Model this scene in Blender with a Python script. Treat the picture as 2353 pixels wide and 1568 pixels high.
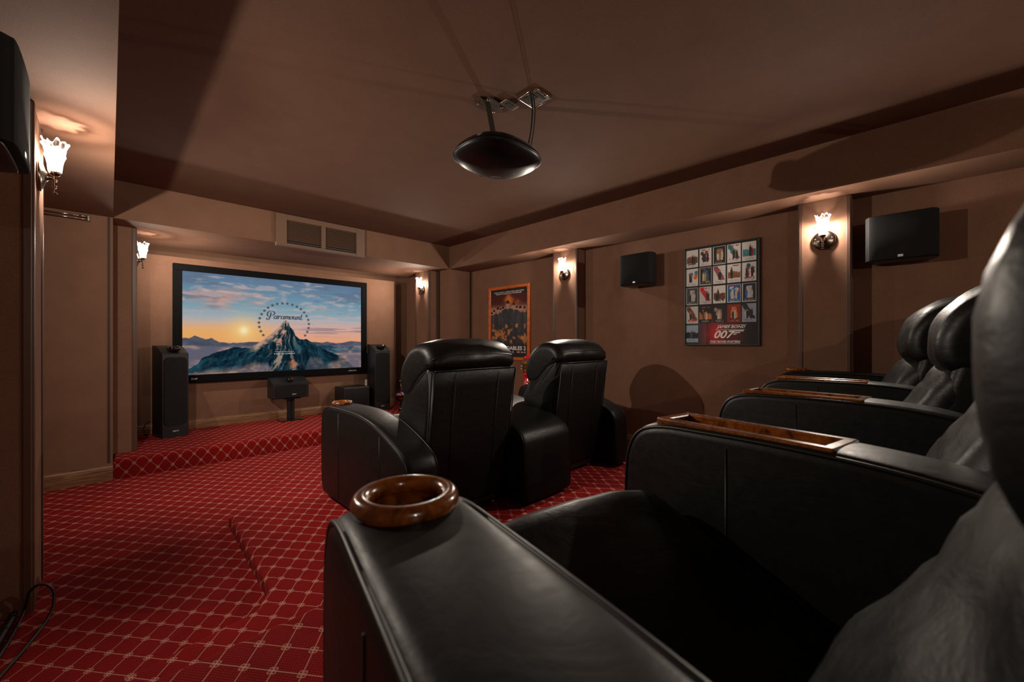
import bpy, bmesh, math, random
import numpy as np
from mathutils import Vector, Matrix, noise as mnoise

# ------------------------------------------------------------------ reset
for o in list(bpy.data.objects):
    bpy.data.objects.remove(o, do_unlink=True)
scene = bpy.context.scene
COL = scene.collection
random.seed(7)
RNG = np.random.RandomState(11)
PI = math.pi

# ------------------------------------------------------------------ camera
ZC = 1.10                                   # camera height above the main floor
F_PX = 930.0                                # focal length in pixels of a 2353 wide frame
YAW = math.radians(44.85)                   # turned right of the screen direction (+Y)
cam_d = bpy.data.cameras.new('camera')
cam_d.sensor_width = 36.0
cam_d.lens = F_PX / 2353.0 * 36.0
cam_d.clip_start = 0.02
cam_d.dof.use_dof = True
cam_d.dof.focus_distance = 3.2
cam_d.dof.aperture_fstop = 4.5
cam = bpy.data.objects.new('camera', cam_d)
COL.objects.link(cam)
cam.location = (0, 0, ZC)
cam.rotation_euler = (PI / 2, 0, -YAW)
scene.camera = cam

# ------------------------------------------------------------------ world, exposure
w = bpy.data.worlds.new('world')
scene.world = w
w.use_nodes = True
w.node_tree.nodes['Background'].inputs[0].default_value = (0.02, 0.014, 0.01, 1)
w.node_tree.nodes['Background'].inputs[1].default_value = 0.2
vs = scene.view_settings
vs.view_transform = 'Standard'
vs.look = 'None'
vs.gamma = 1.0
vs.use_curve_mapping = False
EXPO = 2.38
vs.exposure = EXPO

SHADE_E = 5.5           # radiance of the frosted lamp glass
BULB_W = 22.0             # watts of the bulb inside each shade
WARM = (1.0, 0.90, 0.79)

# ------------------------------------------------------------------ material helpers
def srgb(r, g, b):
    c = np.array([r, g, b], dtype=float) / 255.0
    c = np.where(c <= 0.04045, c / 12.92, ((c + 0.055) / 1.055) ** 2.4)
    return (float(c[0]), float(c[1]), float(c[2]), 1.0)

class NT:
    def __init__(self, name):
        self.m = bpy.data.materials.new(name)
        self.m.use_nodes = True
        self.t = self.m.node_tree
        self.t.nodes.clear()
        self.out = self.t.nodes.new('ShaderNodeOutputMaterial')
    def n(self, kind, **kw):
        nd = self.t.nodes.new(kind)
        for k, v in kw.items():
            setattr(nd, k, v)
        return nd
    def l(self, a, b):
        self.t.links.new(a, b)
    def math(self, op, a, b=None, c=None, clamp=False):
        nd = self.n('ShaderNodeMath', operation=op, use_clamp=clamp)
        for i, v in enumerate((a, b, c)):
            if v is None:
                continue
            if isinstance(v, (int, float)):
                nd.inputs[i].default_value = v
            else:
                self.l(v, nd.inputs[i])
        return nd.outputs[0]
    def mix(self, fac, a, b):
        nd = self.n('ShaderNodeMix', data_type='RGBA')
        for sock, v in ((nd.inputs[0], fac), (nd.inputs[6], a), (nd.inputs[7], b)):
            if isinstance(v, (int, float)):
                sock.default_value = v
            elif isinstance(v, tuple):
                sock.default_value = v
            else:
                self.l(v, sock)
        return nd.outputs[2]
    def bsdf(self, color, rough=0.5, metal=0.0, spec=0.5, coat=0.0):
        b = self.n('ShaderNodeBsdfPrincipled')
        if isinstance(color, tuple):
            b.inputs['Base Color'].default_value = color
        else:
            self.l(color, b.inputs['Base Color'])
        b.inputs['Roughness'].default_value = rough
        b.inputs['Metallic'].default_value = metal
        b.inputs['Specular IOR Level'].default_value = spec
        b.inputs['Coat Weight'].default_value = coat
        b.inputs['Coat Roughness'].default_value = 0.06
        self.l(b.outputs[0], self.out.inputs[0])
        return b
    def coord(self, which='Object'):
        return self.n('ShaderNodeTexCoord').outputs[which]
    def noise(self, vec, scale, detail=3, rough=0.55):
        nd = self.n('ShaderNodeTexNoise')
        nd.inputs['Scale'].default_value = scale
        nd.inputs['Detail'].default_value = detail
        nd.inputs['Roughness'].default_value = rough
        if vec is not None:
            self.l(vec, nd.inputs['Vector'])
        return nd
    def bump(self, b, height, strength=0.2, dist=0.01):
        bp = self.n('ShaderNodeBump')
        bp.inputs['Strength'].default_value = strength
        bp.inputs['Distance'].default_value = dist
        self.l(height, bp.inputs['Height'])
        self.l(bp.outputs[0], b.inputs['Normal'])
        return bp
    def ramp(self, fac, stops):
        r = self.n('ShaderNodeValToRGB')
        e = r.color_ramp.elements
        while len(e) < len(stops):
            e.new(0.5)
        for i, (p, c) in enumerate(stops):
            e[i].position = p
            e[i].color = c
        self.l(fac, r.inputs[0])
        return r.outputs[0]

def plain(name, color, rough=0.5, metal=0.0, spec=0.5, coat=0.0, bumps=None):
    k = NT(name)
    b = k.bsdf(color, rough, metal, spec, coat)
    if bumps:
        sc, st, di = bumps
        k.bump(b, k.noise(k.coord(), sc, 2).outputs[0], st, di)
    return k.m

def mat_wall(name, col, dark):
    k = NT(name)
    v = k.coord('Object')
    n1 = k.noise(v, 260, 2, 0.7)
    n2 = k.noise(v, 6, 4, 0.6)
    f = k.math('ADD', k.math('MULTIPLY', n1.outputs[0], 0.7), k.math('MULTIPLY', n2.outputs[0], 0.3))
    c = k.ramp(f, [(0.3, dark), (0.72, col)])
    b = k.bsdf(c, 0.85, 0, 0.12)
    k.bump(b, n1.outputs[0], 0.25, 0.002)
    return k.m

def mat_carpet():
    k = NT('carpet_red_trellis')
    uv = k.n('ShaderNodeUVMap', uv_map='UVMap')
    wob = k.noise(uv.outputs[0], 9, 2)
    sep = k.n('ShaderNodeSeparateXYZ')
    add = k.n('ShaderNodeVectorMath', operation='MULTIPLY_ADD')
    k.l(wob.outputs[1], add.inputs[0])
    add.inputs[1].default_value = (0.003, 0.003, 0)
    k.l(uv.outputs[0], add.inputs[2])
    k.l(add.outputs[0], sep.inputs[0])
    PX, PY = 0.0965, 0.126
    x = k.math('DIVIDE', sep.outputs[0], PX)
    y = k.math('DIVIDE', sep.outputs[1], PY)
    s = k.math('ADD', x, y)
    t = k.math('SUBTRACT', x, y)
    ds = k.math('SUBTRACT', s, k.math('ROUND', s))
    dt = k.math('SUBTRACT', t, k.math('ROUND', t))
    fine = k.noise(uv.outputs[0], 420, 1)
    wv = k.math('MULTIPLY_ADD', fine.outputs[0], 0.016, 0.009)
    l1 = k.math('LESS_THAN', k.math('ABSOLUTE', ds), wv)
    l2 = k.math('LESS_THAN', k.math('ABSOLUTE', dt), wv)
    lines = k.math('MAXIMUM', l1, l2)
    dx = k.math('ABSOLUTE', k.math('MULTIPLY', k.math('ADD', ds, dt), PX / 2))
    dy = k.math('ABSOLUTE', k.math('MULTIPLY', k.math('SUBTRACT', ds, dt), PY / 2))
    rings = []
    for (ox, oy) in ((0.0072, 0.0), (0.0, 0.0082)):
        ax = k.math('SUBTRACT', dx, ox)
        ay = k.math('SUBTRACT', dy, oy)
        r = k.math('SQRT', k.math('ADD', k.math('MULTIPLY', ax, ax), k.math('MULTIPLY', ay, ay)))
        rings.append(k.math('LESS_THAN', k.math('ABSOLUTE', k.math('SUBTRACT', r, 0.0044)), 0.0013))
    ring = k.math('MAXIMUM', rings[0], rings[1])
    pat = k.math('MAXIMUM', lines, ring)
    # tufted dots in rows inside each diamond
    u2 = k.math('MULTIPLY', sep.outputs[0], 2 * PI / 0.0090)
    v2 = k.math('MULTIPLY', sep.outputs[1], 2 * PI / 0.0120)
    dots = k.math('MULTIPLY', k.math('SINE', u2), k.math('SINE', v2))
    dm = k.math('GREATER_THAN', dots, 0.62)
    big = k.noise(uv.outputs[0], 3.2, 3)
    base = k.mix(big.outputs[0], srgb(102, 5, 11), srgb(142, 9, 16))
    base = k.mix(k.math('MULTIPLY', dm, 0.6), base, srgb(196, 62, 48))
    col = k.mix(pat, base, srgb(192, 138, 122))
    b = k.bsdf(col, 0.9, 0, 0.15)
    hgt = k.math('ADD', fine.outputs[0], k.math('MULTIPLY', dots, 0.3))
    k.bump(b, hgt, 0.35, 0.004)
    return k.m

def mat_leather(name, col=(0.0045, 0.0046, 0.0043, 1), rough=0.42, wr=0.35):
    k = NT(name)
    v = k.coord('Object')
    grain = k.n('ShaderNodeTexVoronoi')
    grain.inputs['Scale'].default_value = 420
    k.l(v, grain.inputs['Vector'])
    mp = k.n('ShaderNodeMapping')
    mp.inputs['Scale'].default_value = (1.0, 1.0, 2.2)
    k.l(v, mp.inputs['Vector'])
    wr1 = k.noise(mp.outputs[0], 11, 4, 0.62)
    wr1.inputs['Distortion'].default_value = 1.1
    wr2 = k.noise(v, 46, 3, 0.6)
    h = k.math('ADD', k.math('MULTIPLY', grain.outputs[0], 0.05),
               k.math('ADD', k.math('MULTIPLY', wr1.outputs[0], 0.75), k.math('MULTIPLY', wr2.outputs[0], 0.12)))
    c = k.mix(wr1.outputs[0], col, tuple([x * 1.9 for x in col[:3]] + [1]))
    b = k.bsdf(c, rough, 0, 0.27)
    rr = k.math('MULTIPLY_ADD', wr2.outputs[0], 0.22, rough - 0.11)
    k.l(rr, b.inputs['Roughness'])
    k.bump(b, h, wr, 0.012)
    return k.m

def mat_wood(name, c1, c2, c3, scale=(18, 18, 18), rough=0.35, coat=0.0, band=5):
    k = NT(name)
    v = k.coord('Object')
    mp = k.n('ShaderNodeMapping')
    mp.inputs['Scale'].default_value = scale
    k.l(v, mp.inputs['Vector'])
    n = k.noise(mp.outputs[0], 1.0, 5, 0.65)
    n.inputs['Distortion'].default_value = 1.6
    c = k.ramp(n.outputs[0], [(0.3, c1), (0.5, c2), (0.72, c3)])
    b = k.bsdf(c, rough, 0, 0.5, coat)
    k.bump(b, n.outputs[0], 0.08, 0.004)
    return k.m

def mat_emit(name, col, strength):
    k = NT(name)
    e = k.n('ShaderNodeEmission')
    e.inputs[0].default_value = col if len(col) == 4 else (*col, 1)
    e.inputs[1].default_value = strength
    k.l(e.outputs[0], k.out.inputs[0])
    return k.m

def mat_print(name, rough=0.35, emit=0.0):
    k = NT(name)
    a = k.n('ShaderNodeAttribute', attribute_name='Col')
    if emit > 0:
        e = k.n('ShaderNodeEmission')
        k.l(a.outputs[0], e.inputs[0])
        e.inputs[1].default_value = emit
        k.l(e.outputs[0], k.out.inputs[0])
    else:
        k.bsdf(a.outputs[0], rough, 0, 0.4)
    return k.m

M = {}
M['wall'] = mat_wall('wall_brown_fabric', srgb(134, 100, 81), srgb(108, 78, 62))
M['ceil'] = mat_wall('ceiling_brown_paint', srgb(116, 86, 70), srgb(97, 70, 56))
M['trim'] = plain('dark_edge_trim', srgb(84, 58, 46), 0.42)
M['recess_shade'] = plain('painted_recess_shade', srgb(20, 13, 10), 0.8)  # near-black colour standing in for the shade inside holes
M['carpet'] = mat_carpet()
M['leather'] = mat_leather('black_leather', wr=0.20)
M['leather_arm'] = mat_leather('black_leather_smooth', rough=0.44, wr=0.10)
M['leather_head'] = mat_leather('black_leather_creased', col=(0.0035, 0.0036, 0.0034, 1), rough=0.42, wr=0.15)
M['backcloth'] = mat_leather('black_back_leather', col=(0.004, 0.004, 0.0038, 1), rough=0.5, wr=0.2)
M['piping'] = plain('leather_piping', (0.006, 0.006, 0.0057, 1), 0.42)
M['burl'] = mat_wood('burl_wood', srgb(44, 18, 6), srgb(128, 66, 18), srgb(168, 98, 34), (22, 22, 22), 0.22, 0.8)
M['oak'] = mat_wood('oak_baseboard', srgb(70, 43, 25), srgb(128, 90, 60), srgb(158, 117, 80), (3, 3, 60), 0.45)
M['black'] = plain('black_satin', (0.008, 0.008, 0.0085, 1), 0.42)
M['blackgloss'] = plain('black_gloss', (0.006, 0.006, 0.0065, 1), 0.14, coat=0.4)
M['projshell'] = plain('projector_black', (0.004, 0.004, 0.0042, 1), 0.36, spec=.4)
M['velvet'] = plain('black_velvet', (0.004, 0.004, 0.0045, 1), 0.9, spec=0.1)
M['grille'] = plain('black_grille_cloth', (0.011, 0.011, 0.0115, 1), 0.85, spec=0.2, bumps=(700, 0.4, 0.002))
M['chrome'] = plain('polished_nickel', (0.62, 0.58, 0.54, 1), 0.18, 1.0)
M['bronze'] = plain('aged_nickel', (0.22, 0.17, 0.14, 1), 0.24, 1.0)
M['steel'] = plain('brown_steel', (0.10, 0.075, 0.06, 1), 0.4, 0.7)
M['silver'] = plain('silver_badge', (0.75, 0.75, 0.75, 1), 0.4, 0.3)
M['cable'] = plain('black_cable', (0.006, 0.006, 0.006, 1), 0.5)
M['white'] = plain('white_plastic', srgb(225, 222, 215), 0.5)
M['ventpaint'] = plain('vent_brown_paint', srgb(112, 84, 66), 0.5)
M['orangewood'] = mat_wood('orange_wood_frame', srgb(150, 66, 16), srgb(196, 96, 28), srgb(216, 118, 40), (4, 40, 40), 0.3, 0.3)
M['print'] = mat_print('poster_print', 0.6)
M['projected'] = mat_print('projected_picture', emit=0.5 ** EXPO)
M['textwhite'] = plain('printed_white', srgb(228, 224, 218), 0.5)
M['textdark'] = mat_emit('projected_dark_grey', srgb(74, 80, 88), 0.5 ** EXPO)
M['textpale'] = mat_emit('projected_pale', srgb(190, 200, 200), 0.5 ** EXPO)
k = NT('lit_frosted_glass')
em = k.n('ShaderNodeEmission'); em.inputs[0].default_value = (*WARM, 1); em.inputs[1].default_value = SHADE_E
tp = k.n('ShaderNodeBsdfTransparent'); tp.inputs[0].default_value = (1, .97, .93, 1)
mx = k.n('ShaderNodeMixShader'); mx.inputs[0].default_value = .72
k.l(em.outputs[0], mx.inputs[1]); k.l(tp.outputs[0], mx.inputs[2]); k.l(mx.outputs[0], k.out.inputs[0])
M['lampglass'] = k.m
M['lampclear'] = None
k = NT('clear_ruffled_glass')
tp = k.n('ShaderNodeBsdfTransparent'); tp.inputs[0].default_value = (1, .97, .94, 1)
gs = k.n('ShaderNodeBsdfGlossy'); gs.inputs['Roughness'].default_value = .12
em = k.n('ShaderNodeEmission'); em.inputs[0].default_value = (*WARM, 1); em.inputs[1].default_value = .35
fr = k.n('ShaderNodeLayerWeight'); fr.inputs[0].default_value = .45
ad = k.n('ShaderNodeAddShader'); k.l(gs.outputs[0], ad.inputs[0]); k.l(em.outputs[0], ad.inputs[1])
mx = k.n('ShaderNodeMixShader'); k.l(fr.outputs['Facing'], mx.inputs[0]); k.l(tp.outputs[0], mx.inputs[1]); k.l(ad.outputs[0], mx.inputs[2])
k.l(mx.outputs[0], k.out.inputs[0]); M['lampclear'] = k.m
k = NT('clear_globe'); gl = k.n('ShaderNodeBsdfGlass'); gl.inputs['Roughness'].default_value = 0.02
gl.inputs['IOR'].default_value = 1.15; k.l(gl.outputs[0], k.out.inputs[0]); M['globe'] = k.m
M['red'] = plain('red_enamel', srgb(200, 18, 12), 0.25, coat=0.5)
M['skin'] = plain('painted_tan_face', srgb(196, 140, 112), 0.5)
M['gold'] = plain('gold_band', (0.55, 0.30, 0.08, 1), 0.3, 0.8)
M['blue'] = plain('blue_plug', srgb(20, 70, 120), 0.4)

# ------------------------------------------------------------------ object helpers
def link(o, parent=None):
    COL.objects.link(o)
    if parent is not None:
        o.parent = parent
    return o

def tag(o, label=None, cat=None, group=None, kind=None):
    if label: o['label'] = label
    if cat: o['category'] = cat
    if group: o['group'] = group
    if kind: o['kind'] = kind
    return o

def empty(name, loc=(0, 0, 0), rz=0.0, label=None, cat=None, group=None):
    o = bpy.data.objects.new(name, None)
    o.empty_display_size = 0.1
    o.location = loc
    o.rotation_euler = (0, 0, rz)
    link(o)
    return tag(o, label, cat, group)

def mesh_obj(name, verts, faces, mat, parent=None, smooth=False, loc=None):
    me = bpy.data.meshes.new(name)
    me.from_pydata([tuple(v) for v in verts], [], faces)
    me.materials.append(mat)
    if smooth:
        me.polygons.foreach_set('use_smooth', [True] * len(me.polygons))
    me.update()
    o = bpy.data.objects.new(name, me)
    if loc is not None:
        o.location = loc
    return link(o, parent)

def bm_obj(name, bm, mat, parent=None, smooth=False, loc=None):
    me = bpy.data.meshes.new(name)
    bm.normal_update()
    bm.to_mesh(me)
    bm.free()
    me.materials.append(mat)
    if smooth:
        me.polygons.foreach_set('use_smooth', [True] * len(me.polygons))
    o = bpy.data.objects.new(name, me)
    if loc is not None:
        o.location = loc
    return link(o, parent)

def add_box(bm, x0, x1, y0, y1, z0, z1, bev=0.0, seg=2, mat=None):
    r = bmesh.ops.create_cube(bm, size=1.0)
    vs_ = r['verts']
    m = Matrix.Translation(((x0 + x1) / 2, (y0 + y1) / 2, (z0 + z1) / 2)) @ Matrix.Diagonal((x1 - x0, y1 - y0, z1 - z0, 1))
    bmesh.ops.transform(bm, matrix=m, verts=vs_)
    if bev > 0:
        es = set()
        for v in vs_:
            es.update(v.link_edges)
        bmesh.ops.bevel(bm, geom=list(es), offset=bev, segments=seg, profile=0.5, affect='EDGES')

def box(name, x0, x1, y0, y1, z0, z1, mat, parent=None, bev=0.0, seg=2, smooth=False):
    bm = bmesh.new()
    add_box(bm, x0, x1, y0, y1, z0, z1, bev, seg)
    return bm_obj(name, bm, mat, parent, smooth)

def struct(o):
    o['kind'] = 'structure'
    return o

def lathe(name, prof, mat, parent=None, n=32, loc=None, close=True, axis='z', ruffle=None):
    """prof: list of (r, z)"""
    verts, faces = [], []
    for i, (r, z) in enumerate(prof):
        for j in range(n):
            a = 2 * PI * j / n
            rr, zz = r, z
            if ruffle:
                rr, zz = ruffle(i, a, r, z)
            verts.append((rr * math.cos(a), rr * math.sin(a), zz))
    for i in range(len(prof) - 1):
        for j in range(n):
            a, b = i * n + j, i * n + (j + 1) % n
            faces.append((a, b, b + n, a + n))
    if close:
        faces.append(tuple(range(n))[::-1])
        faces.append(tuple(range((len(prof) - 1) * n, len(prof) * n)))
    if axis == 'y':
        verts = [(v[0], v[2], v[1]) for v in verts]
    elif axis == 'x':
        verts = [(v[2], v[0], v[1]) for v in verts]
    bm = bmesh.new()
    bv = [bm.verts.new(v) for v in verts]
    for f in faces:
        try:
            bm.faces.new([bv[i] for i in f])
        except ValueError:
            pass
    bmesh.ops.recalc_face_normals(bm, faces=bm.faces[:])
    o = bm_obj(name, bm, mat, parent, True, loc)
    return o

def tube_geo(pts, r, n=8, closed=False):
    pts = [Vector(p) for p in pts]
    m = len(pts)
    verts, faces = [], []
    up = Vector((0, 0, 1))
    prev = None
    for i, p in enumerate(pts):
        if closed:
            t = (pts[(i + 1) % m] - pts[(i - 1) % m])
        else:
            t = pts[min(i + 1, m - 1)] - pts[max(i - 1, 0)]
        t = t.normalized() if t.length > 1e-9 else Vector((0, 0, 1))
        if prev is None:
            a = t.cross(up)
            if a.length < 1e-3:
                a = t.cross(Vector((1, 0, 0)))
        else:
            a = prev - t * prev.dot(t)
            if a.length < 1e-6:
                a = t.cross(up)
        a.normalize()
        b = t.cross(a)
        prev = a
        rr = r[i] if isinstance(r, (list, tuple)) else r
        for j in range(n):
            th = 2 * PI * j / n
            verts.append(p + (a * math.cos(th) + b * math.sin(th)) * rr)
    rng = m if closed else m - 1
    for i in range(rng):
        for j in range(n):
            a0, b0 = i * n + j, i * n + (j + 1) % n
            i2 = (i + 1) % m
            faces.append((a0, b0, i2 * n + (j + 1) % n, i2 * n + j))
    if not closed:
        faces.append(tuple(range(n))[::-1])
        faces.append(tuple(range((m - 1) * n, m * n)))
    return verts, faces

def tube(name, pts, r, mat, parent=None, n=8, closed=False):
    v, f = tube_geo(pts, r, n, closed)
    return mesh_obj(name, v, f, mat, parent, True)

def catmull(pts, per=6, closed=False):
    P = [np.array(p, dtype=float) for p in pts]
    n = len(P)
    out = []
    rng = n if closed else n - 1
    for i in range(rng):
        if closed:
            p0, p1, p2, p3 = P[(i - 1) % n], P[i], P[(i + 1) % n], P[(i + 2) % n]
        else:
            p0, p1, p2, p3 = P[max(i - 1, 0)], P[i], P[i + 1], P[min(i + 2, n - 1)]
        for j in range(per):
            t = j / per
            out.append(0.5 * ((2 * p1) + (-p0 + p2) * t + (2 * p0 - 5 * p1 + 4 * p2 - p3) * t * t + (-p0 + 3 * p1 - 3 * p2 + p3) * t ** 3))
    if not closed:
        out.append(P[-1])
    return out

def loop_normals(L):
    """outward normals of a closed 2d loop"""
    n = len(L)
    area = sum(L[i][0] * L[(i + 1) % n][1] - L[(i + 1) % n][0] * L[i][1] for i in range(n))
    sg = 1.0 if area > 0 else -1.0
    out = []
    for i in range(n):
        t = L[(i + 1) % n] - L[(i - 1) % n]
        l = np.linalg.norm(t) + 1e-9
        out.append(np.array([t[1], -t[0]]) / l * sg)
    return out

def slab_geo(loop, width, r, nr=5, nx=6, crown=0.0, warp=None):
    """closed (y,z) loop extruded along x with rounded side edges; crown bulges the middle outwards."""
    L = [np.array(p, dtype=float) for p in loop]
    N = loop_normals(L)
    hw = width / 2
    stations = []
    for i in range(nr + 1):
        a = i / nr * PI / 2
        stations.append((-(hw - r) - r * math.cos(a), r * (1 - math.sin(a))))
    for i in range(1, nx):
        stations.append((-(hw - r) + 2 * (hw - r) * i / nx, 0.0))
    for i in range(nr + 1):
        a = PI / 2 * (1 - i / nr)
        stations.append(((hw - r) + r * math.cos(a), r * (1 - math.sin(a))))
    verts, faces = [], []
    n = len(L)
    for (x, ins) in stations:
        cr = crown * (1 - (x / hw) ** 2)
        for p, nn in zip(L, N):
            q = p - nn * (ins - cr)
            v = [x, q[0], q[1]]
            if warp:
                v = warp(v)
            verts.append(v)
    m = len(stations)
    for i in range(m - 1):
        for j in range(n):
            a, b = i * n + j, i * n + (j + 1) % n
            faces.append((a, b, b + n, a + n))
    faces.append(tuple(range(n)))
    faces.append(tuple(range((m - 1) * n, m * n))[::-1])
    return verts, faces

def slab(name, loop, width, r, mat, parent=None, nr=5, nx=6, crown=0.0, warp=None, smooth=True, loc=None):
    v, f = slab_geo(loop, width, r, nr, nx, crown, warp)
    bm = bmesh.new()
    bv = [bm.verts.new(p) for p in v]
    for q in f:
        bm.faces.new([bv[i] for i in q])
    bmesh.ops.recalc_face_normals(bm, faces=bm.faces[:])
    big = [q for q in bm.faces if len(q.verts) > 6]
    bmesh.ops.triangulate(bm, faces=big)
    o = bm_obj(name, bm, mat, parent, smooth, loc)
    return o

def pillow(name, half, r, mat, parent=None, n=14, bulge=(0, 0, 0), warp=None, loc=None):
    hx, hy, hz = half
    bm = bmesh.new()
    bmesh.ops.create_cube(bm, size=2.0)
    bmesh.ops.subdivide_edges(bm, edges=bm.edges[:], cuts=n, use_grid_fill=True)
    for v in bm.verts:
        p = v.co
        # denser towards the rims
        q = Vector((math.sin(p.x * PI / 2) * .5 + p.x * .5, math.sin(p.y * PI / 2) * .5 + p.y * .5, math.sin(p.z * PI / 2) * .5 + p.z * .5))
        a = Vector((q.x * hx, q.y * hy, q.z * hz))
        inner = Vector((max(-hx + r, min(hx - r, a.x)), max(-hy + r, min(hy - r, a.y)), max(-hz + r, min(hz - r, a.z))))
        d = a - inner
        if d.length > 1e-7:
            a = inner + d.normalized() * r
        sx, sy, sz = a.x / hx, a.y / hy, a.z / hz
        bx = bulge[0] * (1 - sy * sy) * (1 - sz * sz) * (1 if sx > 0 else -1) * abs(sx)
        by = bulge[1] * (1 - sx * sx) * (1 - sz * sz) * (1 if sy > 0 else -1) * abs(sy)
        bz = bulge[2] * (1 - sx * sx) * (1 - sy * sy) * (1 if sz > 0 else -1) * abs(sz)
        a = a + Vector((bx, by, bz))
        v.co = Vector(warp(a)) if warp else a
    return bm_obj(name, bm, mat, parent, True, loc)

def copy_tree(o, parent=None):
    c = o.copy()
    COL.objects.link(c)
    c.parent = parent
    for ch in list(o.children):
        copy_tree(ch, c)
    return c

def boolean_cut(o, cutters):
    """subtract cutter meshes from o and bake the result"""
    for c in cutters:
        md = o.modifiers.new('cut', 'BOOLEAN')
        md.operation = 'DIFFERENCE'
        md.solver = 'EXACT'
        md.object = c
    bpy.context.view_layer.update()
    dg = bpy.context.evaluated_depsgraph_get()
    me = bpy.data.meshes.new_from_object(o.evaluated_get(dg))
    o.modifiers.clear()
    old = o.data
    o.data = me
    bpy.data.meshes.remove(old)
    for c in cutters:
        bpy.data.objects.remove(c, do_unlink=True)

def text_mesh(name, body, size, mat, parent=None, shear=0.0, align='CENTER', extrude=0.0004, sx=1.0, space=1.0, offset=0.0):
    cu = bpy.data.curves.new(name, 'FONT')
    cu.body = body
    cu.size = size
    cu.shear = shear
    cu.align_x = align
    cu.extrude = extrude
    cu.space_character = space
    cu.offset = offset
    cu.resolution_u = 3
    tmp = bpy.data.objects.new(name, cu)
    COL.objects.link(tmp)
    bpy.context.view_layer.update()
    me = bpy.data.meshes.new_from_object(tmp.evaluated_get(bpy.context.evaluated_depsgraph_get()))
    bpy.data.objects.remove(tmp, do_unlink=True)
    me.materials.clear()
    me.materials.append(mat)
    for v in me.vertices:
        v.co.x *= sx
    o = bpy.data.objects.new(name, me)
    return link(o, parent)

def stand_up(o, rz=0.0):
    """text lies in xy: stand it upright, reading direction rz"""
    o.rotation_euler = (PI / 2, 0, rz)

def fit(o, x0, x1, z0, z1, y):
    """stretch an upright lettering mesh to the rectangle x0..x1, z0..z1"""
    xs_ = [v.co.x for v in o.data.vertices]; ys_ = [v.co.y for v in o.data.vertices]
    ax, bx_ = min(xs_), max(xs_); ay, by_ = min(ys_), max(ys_)
    for v in o.data.vertices:
        v.co.x = x0 + (v.co.x - ax) / (bx_ - ax) * (x1 - x0)
        v.co.y = z0 + (v.co.y - ay) / (by_ - ay) * (z1 - z0)
    o.rotation_euler = (PI / 2, 0, 0)
    o.location = (0, y, 0)

def color_grid(name, img, w, h, mat, parent=None):
    """img rows bottom->top (H,W,3) in sRGB 0..255; flat print of w x h metres in local xz facing -y"""
    H, W_, _ = img.shape
    xs = np.linspace(-w / 2, w / 2, W_ + 1)
    zs = np.linspace(0, h, H + 1)
    V = np.zeros(((W_ + 1) * (H + 1), 3))
    V[:, 0] = np.tile(xs, H + 1)
    V[:, 2] = np.repeat(zs, W_ + 1)
    idx = np.arange((W_ + 1) * (H + 1)).reshape(H + 1, W_ + 1)
    Fq = np.stack([idx[:-1, :-1], idx[:-1, 1:], idx[1:, 1:], idx[1:, :-1]], -1).reshape(-1, 4)
    me = bpy.data.meshes.new(name)
    me.vertices.add(len(V)); me.vertices.foreach_set('co', V.ravel())
    me.loops.add(Fq.size); me.loops.foreach_set('vertex_index', Fq.ravel().astype(np.int32))
    me.polygons.add(len(Fq)); me.polygons.foreach_set('loop_start', np.arange(0, Fq.size, 4, dtype=np.int32))
    me.update()
    me.validate()
    c = np.clip(img.reshape(-1, 3), 0, 255) / 255.0
    lin = np.where(c <= 0.04045, c / 12.92, ((c + 0.055) / 1.055) ** 2.4)
    att = me.color_attributes.new('Col', 'FLOAT_COLOR', 'CORNER')
    rgba = np.ones((len(Fq) * 4, 4), dtype=np.float32)
    rgba[:, :3] = np.repeat(lin, 4, axis=0)
    att.data.foreach_set('color', rgba.ravel())
    me.materials.append(mat)
    o = bpy.data.objects.new(name, me)
    return link(o, parent)

def fbm(H, W_, cx, cy, octv=5, seed=0, stretch=1.0):
    rs = np.random.RandomState(seed)
    out = np.zeros((H, W_)); amp, tot = 1.0, 0.0
    for k_ in range(octv):
        nx_, ny_ = max(2, int(cx * 2 ** k_)), max(2, int(cy * 2 ** k_))
        g = rs.rand(ny_ + 2, nx_ + 2)
        X = np.linspace(0, nx_, W_); Y = np.linspace(0, ny_, H)
        xi = np.floor(X).astype(int); yi = np.floor(Y).astype(int)
        fx = X - xi; fy = Y - yi
        fx = fx * fx * (3 - 2 * fx); fy = fy * fy * (3 - 2 * fy)
        a = g[np.ix_(yi, xi)]; b = g[np.ix_(yi, xi + 1)]; c = g[np.ix_(yi + 1, xi)]; d = g[np.ix_(yi + 1, xi + 1)]
        out += amp * ((a * (1 - fx) + b * fx) * (1 - fy)[:, None] + (c * (1 - fx) + d * fx) * fy[:, None])
        tot += amp; amp *= 0.5
    return out / tot

def lerp3(a, b, f):
    return np.array(a, float) * (1 - f[..., None]) + np.array(b, float) * f[..., None]

def sstep(a, b, x):
    t = np.clip((x - a) / (b - a), 0, 1)
    return t * t * (3 - 2 * t)

# ================================================================== ROOM
# plan (metres): camera at (0,0). Tray ceiling x 0.02..3.275, y -1.95..4.5.
XL, XR = -0.365, 3.64            # side walls
TL, TR = 0.02, 3.275             # inner edges of the side beams / stage opening
YJ, YS, YB = 4.50, 5.56, -2.40   # stage opening, screen panel, back wall
ZS, ZCEIL = 2.077, 2.38          # underside of beams, tray ceiling
H_L1, H_PL, H_ST = 0.07, 0.28, 0.148
T = 0.12

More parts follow.
